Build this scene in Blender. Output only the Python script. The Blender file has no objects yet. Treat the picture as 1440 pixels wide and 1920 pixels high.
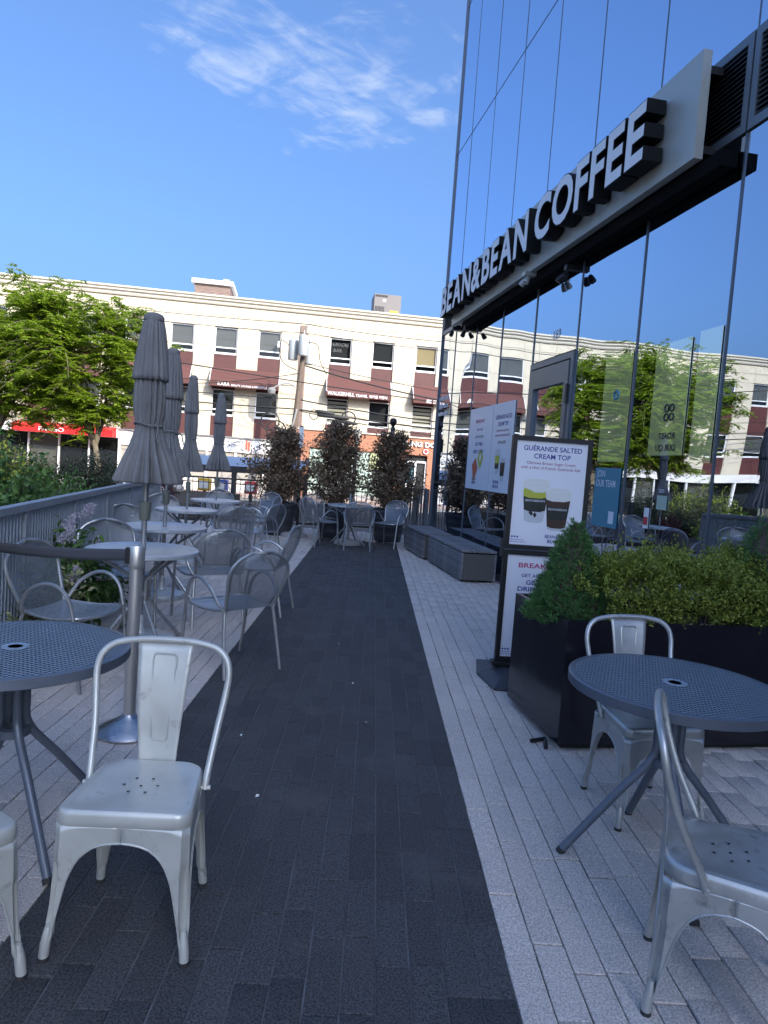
import bpy, bmesh, math, random
import numpy as np
from mathutils import Matrix, Vector
random.seed(7); RNG = np.random.default_rng(7)
R = math.radians
scene = bpy.context.scene
COL = scene.collection

# ---------------------------------------------------------------- camera
def make_camera():
    f, rho, H, vp = 1280.0, R(4.1), 1.5, (704, 873)
    d = Vector(((vp[0]-720)/f, (vp[1]-960)/f, 1)).normalized()
    h = Vector((1, math.tan(rho), 0))
    r = (h - d*h.dot(d)).normalized()
    dn = d.cross(r)
    cx = Vector((r[0], d[0], -dn[0])); cy = Vector((r[1], d[1], -dn[1])); cz = Vector((r[2], d[2], -dn[2]))
    m = Matrix((( cx[0], -cy[0], -cz[0], 0), (cx[1], -cy[1], -cz[1], 0), (cx[2], -cy[2], -cz[2], H), (0, 0, 0, 1)))
    cam = bpy.data.cameras.new('camera'); cam.sensor_fit = 'HORIZONTAL'; cam.sensor_width = 36
    cam.lens = f/1440*36; cam.clip_start = .05; cam.clip_end = 3000
    o = bpy.data.objects.new('camera', cam); COL.objects.link(o); o.matrix_world = m
    scene.camera = o
make_camera()
scene.render.resolution_x, scene.render.resolution_y = 768, 1024

# ---------------------------------------------------------------- sky, sun, exposure
SUN_EL, SUN_AZ = R(33), R(144)            # azimuth clockwise from +Y
SKY = 0.15
def make_world():
    w = bpy.data.worlds.new('World'); scene.world = w; w.use_nodes = True
    nt = w.node_tree; N = nt.nodes; L = nt.links; N.clear()
    out = N.new('ShaderNodeOutputWorld'); bg = N.new('ShaderNodeBackground'); bg.inputs[1].default_value = SKY
    sky = N.new('ShaderNodeTexSky'); sky.sky_type = 'NISHITA'; sky.sun_disc = False
    sky.sun_elevation = SUN_EL; sky.sun_rotation = SUN_AZ
    sky.air_density = 1.0; sky.dust_density = 8.0; sky.ozone_density = 10.0; sky.altitude = 50
    tc = N.new('ShaderNodeTexCoord')
    sep = N.new('ShaderNodeSeparateXYZ'); L.new(tc.outputs['Generated'], sep.inputs[0])
    zc = N.new('ShaderNodeMath'); zc.operation = 'MAXIMUM'; L.new(sep.outputs[2], zc.inputs[0]); zc.inputs[1].default_value = .05
    dv = N.new('ShaderNodeVectorMath'); dv.operation = 'DIVIDE'
    cz = N.new('ShaderNodeCombineXYZ')
    for i in range(3): L.new(zc.outputs[0], cz.inputs[i])
    L.new(tc.outputs['Generated'], dv.inputs[0]); L.new(cz.outputs[0], dv.inputs[1])   # cloud layer plane
    mp = N.new('ShaderNodeMapping'); mp.vector_type = 'TEXTURE'; mp.inputs['Rotation'].default_value = (0, 0, R(44)); mp.inputs['Scale'].default_value = (2.6, 1.0, 1)
    L.new(dv.outputs[0], mp.inputs[0])
    def noise(scale, detail, rough, dist, src):
        n = N.new('ShaderNodeTexNoise'); n.inputs['Scale'].default_value = scale; n.inputs['Detail'].default_value = detail
        n.inputs['Roughness'].default_value = rough; n.inputs['Distortion'].default_value = dist; L.new(src, n.inputs['Vector']); return n.outputs[0]
    n1 = noise(10, 10, .66, .5, mp.outputs[0]); n2 = noise(6.5, 4, .55, .6, dv.outputs[0])
    # bank of cirrus: soft patch in the cloud plane
    mp2 = N.new('ShaderNodeMapping'); mp2.vector_type = 'TEXTURE'
    mp2.inputs['Location'].default_value = (-.25, 1.86, 1); mp2.inputs['Rotation'].default_value = (0, 0, R(35)); mp2.inputs['Scale'].default_value = (.85, .72, 40)
    L.new(dv.outputs[0], mp2.inputs[0])
    ln = N.new('ShaderNodeVectorMath'); ln.operation = 'LENGTH'; L.new(mp2.outputs[0], ln.inputs[0])
    patch = N.new('ShaderNodeMapRange'); patch.interpolation_type = 'SMOOTHSTEP'
    patch.inputs[1].default_value = 1.0; patch.inputs[2].default_value = .1; patch.inputs[3].default_value = -.3; patch.inputs[4].default_value = .12
    L.new(ln.outputs['Value'], patch.inputs[0])
    def madd(a, k, c):
        x = N.new('ShaderNodeMath'); x.operation = 'MULTIPLY_ADD'; L.new(a, x.inputs[0]); x.inputs[1].default_value = k; L.new(c, x.inputs[2]); return x.outputs[0]
    ad = madd(n1, .55, madd(n2, .75, patch.outputs[0]))
    rmp = N.new('ShaderNodeMapRange'); rmp.interpolation_type = 'SMOOTHSTEP'
    rmp.inputs[1].default_value = .62; rmp.inputs[2].default_value = 1.0; rmp.inputs[3].default_value = 0; rmp.inputs[4].default_value = .62
    L.new(ad, rmp.inputs[0])
    mix = N.new('ShaderNodeMix'); mix.data_type = 'RGBA'; L.new(rmp.outputs[0], mix.inputs[0])
    L.new(sky.outputs[0], mix.inputs[6]); mix.inputs[7].default_value = (2.2, 2.5, 3.0, 1)
    L.new(mix.outputs[2], bg.inputs[0]); L.new(bg.outputs[0], out.inputs[0])
make_world()
def make_sun():
    s = bpy.data.lights.new('sun', 'SUN'); s.energy = 2.45; s.angle = R(.5); s.color = (1, .89, .72)
    o = bpy.data.objects.new('sun', s); COL.objects.link(o)
    to = Vector((math.sin(SUN_AZ)*math.cos(SUN_EL), math.cos(SUN_AZ)*math.cos(SUN_EL), math.sin(SUN_EL)))
    o.rotation_euler = to.to_track_quat('Z', 'Y').to_euler(); o.location = to*60
make_sun()
vs = scene.view_settings
vs.view_transform = 'Standard'; vs.look = 'None'; vs.gamma = 1; vs.use_curve_mapping = False; vs.exposure = 1.3

# ---------------------------------------------------------------- text, made early while the scene is light
TXT = {}
def text_mesh(s, off=0.0, ext=0.0, spacing=1.0, res=3):
    key = (s, off, ext, spacing, res)
    if key in TXT: return TXT[key]
    c = bpy.data.curves.new('t', 'FONT'); c.body = s; c.size = 1; c.offset = off; c.extrude = ext
    c.align_x = 'LEFT'; c.resolution_u = res; c.space_character = spacing
    o = bpy.data.objects.new('t', c); COL.objects.link(o)
    dg = bpy.context.evaluated_depsgraph_get(); dg.update()
    me = bpy.data.meshes.new_from_object(o.evaluated_get(dg))
    v = np.array([x.co[:] for x in me.vertices]).reshape(-1, 3); f = [list(p.vertices) for p in me.polygons]
    bpy.data.objects.remove(o); bpy.data.curves.remove(c); bpy.data.meshes.remove(me)
    TXT[key] = (v, f); return TXT[key]

# ---------------------------------------------------------------- materials
def _pr(name):
    m = bpy.data.materials.new(name); m.use_nodes = True
    nt = m.node_tree; b = nt.nodes['Principled BSDF']; return m, nt, b
def M(name, col, rough=.5, metal=0.0, var=0.0, vs_=6.0, bump=0.0, bs=60.0, spec=.5, rand=0.0, speck=0.0, spscale=400.0, wear=None, coat=0.0):
    m, nt, b = _pr(name); N = nt.nodes; L = nt.links
    b.inputs['Roughness'].default_value = rough; b.inputs['Metallic'].default_value = metal
    b.inputs['Specular IOR Level'].default_value = spec; b.inputs['Base Color'].default_value = (*col, 1)
    if coat: b.inputs['Coat Weight'].default_value = coat
    tc = N.new('ShaderNodeTexCoord'); src = None
    val = None
    def addv(sock, amt, lo=.3, hi=.7):
        nonlocal val
        mr = N.new('ShaderNodeMapRange'); mr.inputs[1].default_value = lo; mr.inputs[2].default_value = hi
        mr.inputs[3].default_value = 1-amt; mr.inputs[4].default_value = 1+amt; L.new(sock, mr.inputs[0])
        if val is None: val = mr.outputs[0]
        else:
            x = N.new('ShaderNodeMath'); x.operation = 'MULTIPLY'; L.new(val, x.inputs[0]); L.new(mr.outputs[0], x.inputs[1]); val = x.outputs[0]
    if var:
        n = N.new('ShaderNodeTexNoise'); n.inputs['Scale'].default_value = vs_; n.inputs['Detail'].default_value = 5; n.inputs['Roughness'].default_value = .6
        L.new(tc.outputs['Object'], n.inputs['Vector']); addv(n.outputs[0], var)
        rr = N.new('ShaderNodeMapRange'); rr.inputs[1].default_value = .3; rr.inputs[2].default_value = .7
        rr.inputs[3].default_value = max(0, rough-.1); rr.inputs[4].default_value = min(1, rough+.1); L.new(n.outputs[0], rr.inputs[0]); L.new(rr.outputs[0], b.inputs['Roughness'])
    if speck:
        g = N.new('ShaderNodeNewGeometry')
        n = N.new('ShaderNodeTexNoise'); n.inputs['Scale'].default_value = spscale; n.inputs['Detail'].default_value = 2
        L.new(g.outputs['Position'], n.inputs['Vector']); addv(n.outputs[0], speck, .35, .65)
    if rand:
        oi = N.new('ShaderNodeObjectInfo'); ge = N.new('ShaderNodeNewGeometry')
        a = N.new('ShaderNodeMath'); a.operation = 'ADD'; L.new(oi.outputs['Random'], a.inputs[0]); L.new(ge.outputs['Random Per Island'], a.inputs[1])
        fr = N.new('ShaderNodeMath'); fr.operation = 'FRACT'; L.new(a.outputs[0], fr.inputs[0]); addv(fr.outputs[0], rand, 0, 1)
    colsock = None
    if val is not None:
        mx = N.new('ShaderNodeVectorMath'); mx.operation = 'SCALE'; mx.inputs[0].default_value = col; L.new(val, mx.inputs['Scale']); colsock = mx.outputs[0]
    if wear:   # (colour, scale, low, high): stains or chips with a shape of their own
        g = N.new('ShaderNodeNewGeometry')
        n = N.new('ShaderNodeTexNoise'); n.inputs['Scale'].default_value = wear[1]; n.inputs['Detail'].default_value = 6; n.inputs['Roughness'].default_value = .65
        L.new(g.outputs['Position'], n.inputs['Vector'])
        mr = N.new('ShaderNodeMapRange'); mr.inputs[1].default_value = wear[2]; mr.inputs[2].default_value = wear[3]; L.new(n.outputs[0], mr.inputs[0])
        mm = N.new('ShaderNodeMix'); mm.data_type = 'RGBA'; L.new(mr.outputs[0], mm.inputs[0])
        if colsock: L.new(colsock, mm.inputs[6])
        else: mm.inputs[6].default_value = (*col, 1)
        mm.inputs[7].default_value = (*wear[0], 1); colsock = mm.outputs[2]
    if colsock: L.new(colsock, b.inputs['Base Color'])
    if bump:
        n = N.new('ShaderNodeTexNoise'); n.inputs['Scale'].default_value = bs; n.inputs['Detail'].default_value = 3
        L.new(tc.outputs['Object'], n.inputs['Vector'])
        bp = N.new('ShaderNodeBump'); bp.inputs['Strength'].default_value = bump; bp.inputs['Distance'].default_value = .01
        L.new(n.outputs[0], bp.inputs['Height']); L.new(bp.outputs[0], b.inputs['Normal'])
    return m
def leafM(name, c1, c2, trans=.35, rough=.5):
    m, nt, b = _pr(name); N = nt.nodes; L = nt.links
    g = N.new('ShaderNodeNewGeometry'); mx = N.new('ShaderNodeMix'); mx.data_type = 'RGBA'
    L.new(g.outputs['Random Per Island'], mx.inputs[0]); mx.inputs[6].default_value = (*c1, 1); mx.inputs[7].default_value = (*c2, 1)
    L.new(mx.outputs[2], b.inputs['Base Color']); b.inputs['Roughness'].default_value = rough; b.inputs['Specular IOR Level'].default_value = .35
    t = N.new('ShaderNodeBsdfTranslucent'); L.new(mx.outputs[2], t.inputs[0])
    ms = N.new('ShaderNodeMixShader'); ms.inputs[0].default_value = trans
    L.new(b.outputs[0], ms.inputs[1]); L.new(t.outputs[0], ms.inputs[2]); L.new(ms.outputs[0], N['Material Output'].inputs[0])
    return m
def meshM(name, col, pitch, open_, rough=.4, metal=.6):
    # expanded steel mesh too fine to pick apart: UV in metres
    m, nt, b = _pr(name); N = nt.nodes; L = nt.links
    b.inputs['Base Color'].default_value = (*col, 1); b.inputs['Roughness'].default_value = rough; b.inputs['Metallic'].default_value = metal
    uv = N.new('ShaderNodeUVMap'); mp = N.new('ShaderNodeMapping'); mp.inputs['Rotation'].default_value = (0, 0, R(45)); mp.inputs['Scale'].default_value = (1/pitch,)*3
    L.new(uv.outputs[0], mp.inputs[0])
    fr = N.new('ShaderNodeVectorMath'); fr.operation = 'FRACTION'; L.new(mp.outputs[0], fr.inputs[0])
    sb = N.new('ShaderNodeVectorMath'); sb.operation = 'SUBTRACT'; L.new(fr.outputs[0], sb.inputs[0]); sb.inputs[1].default_value = (.5, .5, 0)
    ab = N.new('ShaderNodeVectorMath'); ab.operation = 'ABSOLUTE'; L.new(sb.outputs[0], ab.inputs[0])
    sp = N.new('ShaderNodeSeparateXYZ'); L.new(ab.outputs[0], sp.inputs[0])
    mxm = N.new('ShaderNodeMath'); mxm.operation = 'MAXIMUM'; L.new(sp.outputs[0], mxm.inputs[0]); L.new(sp.outputs[1], mxm.inputs[1])
    gt = N.new('ShaderNodeMath'); gt.operation = 'GREATER_THAN'; L.new(mxm.outputs[0], gt.inputs[0]); gt.inputs[1].default_value = open_/2
    tr = N.new('ShaderNodeBsdfTransparent'); ms = N.new('ShaderNodeMixShader')
    L.new(gt.outputs[0], ms.inputs[0]); L.new(tr.outputs[0], ms.inputs[1]); L.new(b.outputs[0], ms.inputs[2]); L.new(ms.outputs[0], N['Material Output'].inputs[0])
    return m
def glassM(name, tint, gcol, r0, r1, wav, wscale, rough=0.0):
    # coated architectural glass: reflection rising with angle, tinted see-through, slight roller-wave
    m, nt, b = _pr(name); N = nt.nodes; L = nt.links; N.remove(b)
    tr = N.new('ShaderNodeBsdfTransparent'); tr.inputs[0].default_value = (*tint, 1)
    gl = N.new('ShaderNodeBsdfGlossy'); gl.inputs[0].default_value = (*gcol, 1); gl.inputs['Roughness'].default_value = rough
    lw = N.new('ShaderNodeLayerWeight'); lw.inputs[0].default_value = .5
    mr = N.new('ShaderNodeMapRange'); mr.inputs[3].default_value = r0; mr.inputs[4].default_value = r1; L.new(lw.outputs['Facing'], mr.inputs[0])
    if wav:
        g = N.new('ShaderNodeNewGeometry'); n = N.new('ShaderNodeTexNoise'); n.inputs['Scale'].default_value = wscale; n.inputs['Detail'].default_value = 0
        mp = N.new('ShaderNodeMapping'); mp.inputs['Scale'].default_value = (1, 1, .45); L.new(g.outputs['Position'], mp.inputs[0]); L.new(mp.outputs[0], n.inputs['Vector'])
        bp = N.new('ShaderNodeBump'); bp.inputs['Strength'].default_value = 1; bp.inputs['Distance'].default_value = wav
        L.new(n.outputs[0], bp.inputs['Height']); L.new(bp.outputs[0], gl.inputs['Normal'])
    ms = N.new('ShaderNodeMixShader'); L.new(mr.outputs[0], ms.inputs[0]); L.new(tr.outputs[0], ms.inputs[1]); L.new(gl.outputs[0], ms.inputs[2])
    L.new(ms.outputs[0], N['Material Output'].inputs[0]); return m
def filmM(name, col):
    # pale film behind the pane: its own colour under the same mirror reflection as the glass
    m = glassM(name, (1, 1, 1), (.86, .92, 1), .3, .9, .018, .8); nt = m.node_tree; N = nt.nodes; L = nt.links
    d = N.new('ShaderNodeBsdfDiffuse'); d.inputs[0].default_value = (*col, 1)
    ms = [n for n in N if n.type == 'MIX_SHADER'][0]; L.new(d.outputs[0], ms.inputs[1]); return m
def brickM(name, c1, c2, mortar, bw, bh):
    m, nt, b = _pr(name); N = nt.nodes; L = nt.links
    tc = N.new('ShaderNodeTexCoord'); mp = N.new('ShaderNodeMapping'); mp.inputs['Rotation'].default_value = (R(90), 0, 0)
    sp = N.new('ShaderNodeSeparateXYZ'); cb = N.new('ShaderNodeCombineXYZ'); L.new(tc.outputs['Object'], sp.inputs[0])
    ad = N.new('ShaderNodeMath'); ad.operation = 'ADD'; L.new(sp.outputs[0], ad.inputs[0]); L.new(sp.outputs[1], ad.inputs[1])
    L.new(ad.outputs[0], cb.inputs[0]); L.new(sp.outputs[2], cb.inputs[1])
    br = N.new('ShaderNodeTexBrick'); br.inputs['Color1'].default_value = (*c1, 1); br.inputs['Color2'].default_value = (*c2, 1); br.inputs['Mortar'].default_value = (*mortar, 1)
    br.inputs['Scale'].default_value = 1; br.inputs['Brick Width'].default_value = bw; br.inputs['Row Height'].default_value = bh; br.inputs['Mortar Size'].default_value = .006
    L.new(cb.outputs[0], br.inputs['Vector']); L.new(br.outputs[0], b.inputs['Base Color']); b.inputs['Roughness'].default_value = .85
    return m
def woodM(name, c1, c2):
    m, nt, b = _pr(name); N = nt.nodes; L = nt.links
    tc = N.new('ShaderNodeTexCoord'); mp = N.new('ShaderNodeMapping'); mp.inputs['Scale'].default_value = (40, 1.6, 40)
    n = N.new('ShaderNodeTexNoise'); n.inputs['Scale'].default_value = 3; n.inputs['Detail'].default_value = 6; L.new(tc.outputs['Object'], mp.inputs[0]); L.new(mp.outputs[0], n.inputs['Vector'])
    n2 = N.new('ShaderNodeTexNoise'); n2.inputs['Scale'].default_value = 3.5; n2.inputs['Detail'].default_value = 4; L.new(tc.outputs['Object'], n2.inputs['Vector'])
    oi = N.new('ShaderNodeObjectInfo')
    a = N.new('ShaderNodeMath'); a.operation = 'ADD'; L.new(n.outputs[0], a.inputs[0]); L.new(n2.outputs[0], a.inputs[1])
    a2 = N.new('ShaderNodeMath'); a2.operation = 'MULTIPLY_ADD'; L.new(oi.outputs['Random'], a2.inputs[0]); a2.inputs[1].default_value = .35; L.new(a.outputs[0], a2.inputs[2])
    mr = N.new('ShaderNodeMapRange'); mr.inputs[1].default_value = .75; mr.inputs[2].default_value = 1.55; L.new(a2.outputs[0], mr.inputs[0])
    mx = N.new('ShaderNodeMix'); mx.data_type = 'RGBA'; L.new(mr.outputs[0], mx.inputs[0]); mx.inputs[6].default_value = (*c1, 1); mx.inputs[7].default_value = (*c2, 1)
    L.new(mx.outputs[2], b.inputs['Base Color']); b.inputs['Roughness'].default_value = .8
    bp = N.new('ShaderNodeBump'); bp.inputs['Strength'].default_value = .3; bp.inputs['Distance'].default_value = .004; L.new(n.outputs[0], bp.inputs['Height']); L.new(bp.outputs[0], b.inputs['Normal'])
    return m
def emitM(name, col, st):
    m, nt, b = _pr(name); b.inputs['Base Color'].default_value = (*col, 1); b.inputs['Emission Color'].default_value = (*col, 1); b.inputs['Emission Strength'].default_value = st; return m

MT = dict(
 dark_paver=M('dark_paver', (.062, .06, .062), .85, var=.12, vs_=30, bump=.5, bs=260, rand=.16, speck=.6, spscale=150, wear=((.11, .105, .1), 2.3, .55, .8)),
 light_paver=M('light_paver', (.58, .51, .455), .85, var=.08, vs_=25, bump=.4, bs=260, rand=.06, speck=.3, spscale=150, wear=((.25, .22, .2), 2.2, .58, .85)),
 dark_joint=M('dark_joint', (.125, .125, .13), .95, var=.3, vs_=9),
 light_joint=M('light_joint', (.045, .043, .043), .95, var=.3, vs_=9),
 asphalt=M('asphalt', (.06, .06, .062), .9, var=.2, vs_=2, bump=.4, bs=90),
 concrete=M('concrete', (.36, .34, .32), .85, var=.12, vs_=3),
 pink_walk=M('pink_walk', (.42, .3, .25), .85, var=.12, vs_=3),
 soil=M('soil', (.05, .04, .03), .95, var=.4, vs_=5, bump=.8, bs=12),
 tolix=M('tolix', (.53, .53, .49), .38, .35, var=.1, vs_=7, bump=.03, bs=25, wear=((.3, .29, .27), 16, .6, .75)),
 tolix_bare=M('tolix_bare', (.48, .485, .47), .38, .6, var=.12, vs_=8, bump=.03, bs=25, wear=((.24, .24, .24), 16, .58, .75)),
 black=M('black', (.012, .012, .013), .5),
 matte_black=M('matte_black', (.008, .008, .009), .9, spec=.05),
 rubber=M('rubber', (.03, .03, .03), .8),
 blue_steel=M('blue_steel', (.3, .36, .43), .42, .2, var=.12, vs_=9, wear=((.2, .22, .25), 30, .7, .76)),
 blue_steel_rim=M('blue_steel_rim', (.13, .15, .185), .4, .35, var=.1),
 silver=M('silver', (.38, .385, .385), .36, .7, var=.12, vs_=12),
 silver_dark=M('silver_dark', (.2, .215, .235), .38, .7, var=.12, vs_=12),
 table_top=M('table_top', (.5, .53, .55), .38, .35, var=.12, vs_=5, wear=((.28, .3, .33), 14, .55, .75)),
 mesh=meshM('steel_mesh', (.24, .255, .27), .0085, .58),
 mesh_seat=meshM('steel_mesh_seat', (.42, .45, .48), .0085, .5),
 fabric=M('fabric', (.18, .18, .182), .9, var=.16, vs_=4, bump=.15, bs=700, spec=.2),
 olive=M('olive_plastic', (.14, .15, .12), .55),
 stainless=M('stainless', (.72, .68, .63), .36, .85),
 chrome_base=M('chrome_base', (.5, .49, .48), .3, 1, var=.12, vs_=14, bump=.06, bs=30),
 belt=M('belt', (.06, .06, .068), .85, var=.1, vs_=40),
 fence=M('fence_paint', (.27, .3, .335), .55, .1, var=.12, vs_=6),
 blackmetal=M('black_metal', (.02, .02, .022), .5, var=.1),
 bar=M('bar', (.1, .1, .1), .5),
 pot=M('pot', (.045, .05, .06), .55, var=.2, vs_=5),
 planter=M('planter', (.013, .012, .016), .16, var=.15, vs_=3, spec=.5),
 poster=M('poster', (.86, .86, .92), .45), poster_glass=M('poster_glass', (.75, .78, .84), .4),
 navy=M('ink_navy', (.03, .035, .28), .5), rose=M('ink_rose', (.5, .05, .16), .5), plum=M('ink_plum', (.33, .06, .16), .5),
 ink=M('ink_black', (.015, .015, .02), .5), white=M('white', (.8, .8, .8), .5), signwhite=M('sign_white', (.88, .89, .9), .45),
 cream=M('cream_foam', (.8, .8, .76), .5), matcha=M('matcha', (.5, .52, .06), .5), brownie=M('coffee_brown', (.06, .03, .02), .5), cup=M('cup_clear', (.6, .62, .66), .4),
 cupdark=M('cup_print', (.02, .025, .02), .5), salmon=M('salmon', (.55, .12, .07), .5), toast=M('toast', (.45, .25, .1), .6), teal=M('teal_poster', (.06, .24, .33), .5),
 signpanel=M('sign_panel', (.48, .49, .45), .45, .3, var=.05), letterblack=M('letter_black', (.008, .009, .01), .6, spec=.2),
 mullion=M('mullion', (.13, .15, .18), .4, .5), frame=M('door_frame', (.17, .19, .21), .4, .4), louvre=M('louvre', (.07, .075, .085), .45, .4),
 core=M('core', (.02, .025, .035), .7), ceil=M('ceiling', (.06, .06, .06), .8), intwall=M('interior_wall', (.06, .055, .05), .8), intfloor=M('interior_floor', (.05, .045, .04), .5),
 film=filmM('window_film', (.92, .88, .36)),
 yellowboard=M('yellow_board', (.85, .84, .42), .6, var=.05), counter=M('counter', (.05, .04, .035), .4), counter_top=M('counter_top', (.3, .3, .3), .3),
 wood=woodM('weathered_wood', (.085, .08, .08), (.27, .26, .26)), endcap=M('endcap', (.1, .095, .085), .6),
 glass=glassM('facade_glass', (.72, .78, .78), (.78, .87, 1), .32, .92, .018, .8),
 glass_up=glassM('facade_glass_upper', (.3, .36, .45), (.74, .85, 1), .5, .95, .004, .7),
 clear=glassM('clear_panel', (.9, .92, .92), (1, 1, 1), .03, .4, 0, 1),
 stucco=M('stucco', (.58, .515, .39), .9, var=.09, vs_=.8, bump=.1, bs=40, rand=.03, wear=((.47, .41, .32), 1.1, .55, .85)),
 joint=M('stucco_joint', (.42, .38, .31), .9), cornice=M('cornice', (.58, .54, .44), .8, var=.06, vs_=1.5),
 maroon=M('maroon_panel', (.09, .03, .026), .5, var=.12, vs_=2), awn=M('awning_maroon', (.105, .04, .034), .8, var=.08, vs_=2),
 winframe=M('window_frame', (.75, .75, .74), .5), winglass=glassM('window_glass', (.75, .77, .76), (.8, .85, .9), .05, .35, .002, 1.2),
 blind=M('blind_grey', (.15, .148, .14), .8, var=.05), blindtan=M('blind_tan', (.42, .33, .18), .8), room=M('room_dark', (.02, .022, .025), .8), slat=M('blind_beige', (.5, .47, .38), .7),
 brick=brickM('brick_red', (.4, .17, .09), (.33, .13, .07), (.36, .25, .19), .22, .075), brickb=brickM('brick_brown', (.21, .14, .11), (.16, .1, .085), (.3, .26, .23), .22, .075),
 shopgreen=M('shop_green', (.42, .53, .45), .35, var=.06), shopyellow=M('shop_yellow', (.5, .55, .3), .4), shopgrey=M('shop_grey', (.35, .33, .29), .6),
 red=M('red_awning', (.62, .012, .012), .6), bluecanopy=M('blue_canopy', (.2, .3, .44), .6, var=.05), ac=M('ac_unit', (.17, .155, .15), .6, .2, var=.08), roofwhite=M('roof_white', (.7, .68, .64), .7),
 pole=M('wood_pole', (.15, .11, .085), .9, var=.25, vs_=9), can=M('transformer', (.4, .43, .43), .5, .1), wire=M('wire', (.02, .02, .02), .6), greymetal=M('grey_metal', (.3, .3, .29), .5, .3),
 lampglass=M('lamp_glass', (.6, .58, .52), .3), boxyellow=M('box_yellow', (.6, .4, .03), .5), boxblue=M('box_blue', (.04, .08, .3), .5), boxred=M('box_red', (.55, .05, .05), .5),
 bark=M('bark', (.2, .17, .12), .9, var=.25, vs_=12, bump=.5, bs=30), barkdark=M('bark_dark', (.08, .06, .045), .9, var=.2), rock=M('rock', (.42, .38, .33), .9, var=.25, vs_=3, bump=.6, bs=10),
 locust=leafM('locust_leaf', (.17, .29, .018), (.36, .46, .05), .5), purple=leafM('copper_leaf', (.13, .095, .055), (.36, .25, .16), .2, .4), spruce=leafM('spruce_needle', (.055, .14, .045), (.15, .3, .09), .2, .5),
 box=leafM('boxwood_leaf', (.11, .16, .022), (.4, .44, .08), .3, .4), green=leafM('shrub_leaf', (.045, .1, .022), (.12, .22, .055), .3), ever=leafM('evergreen_leaf', (.025, .04, .02), (.07, .09, .05), .2),
 yell=leafM('yellow_shrub_leaf', (.14, .2, .02), (.25, .3, .05), .35), burg=leafM('burgundy_leaf', (.05, .008, .014), (.13, .02, .03), .25), varieg=leafM('variegated_leaf', (.08, .13, .03), (.42, .4, .22), .25), lilac=leafM('lilac_flower', (.4, .36, .42), (.6, .55, .6), .3), twig=M('twig', (.2, .14, .11), .9),
)

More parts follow.
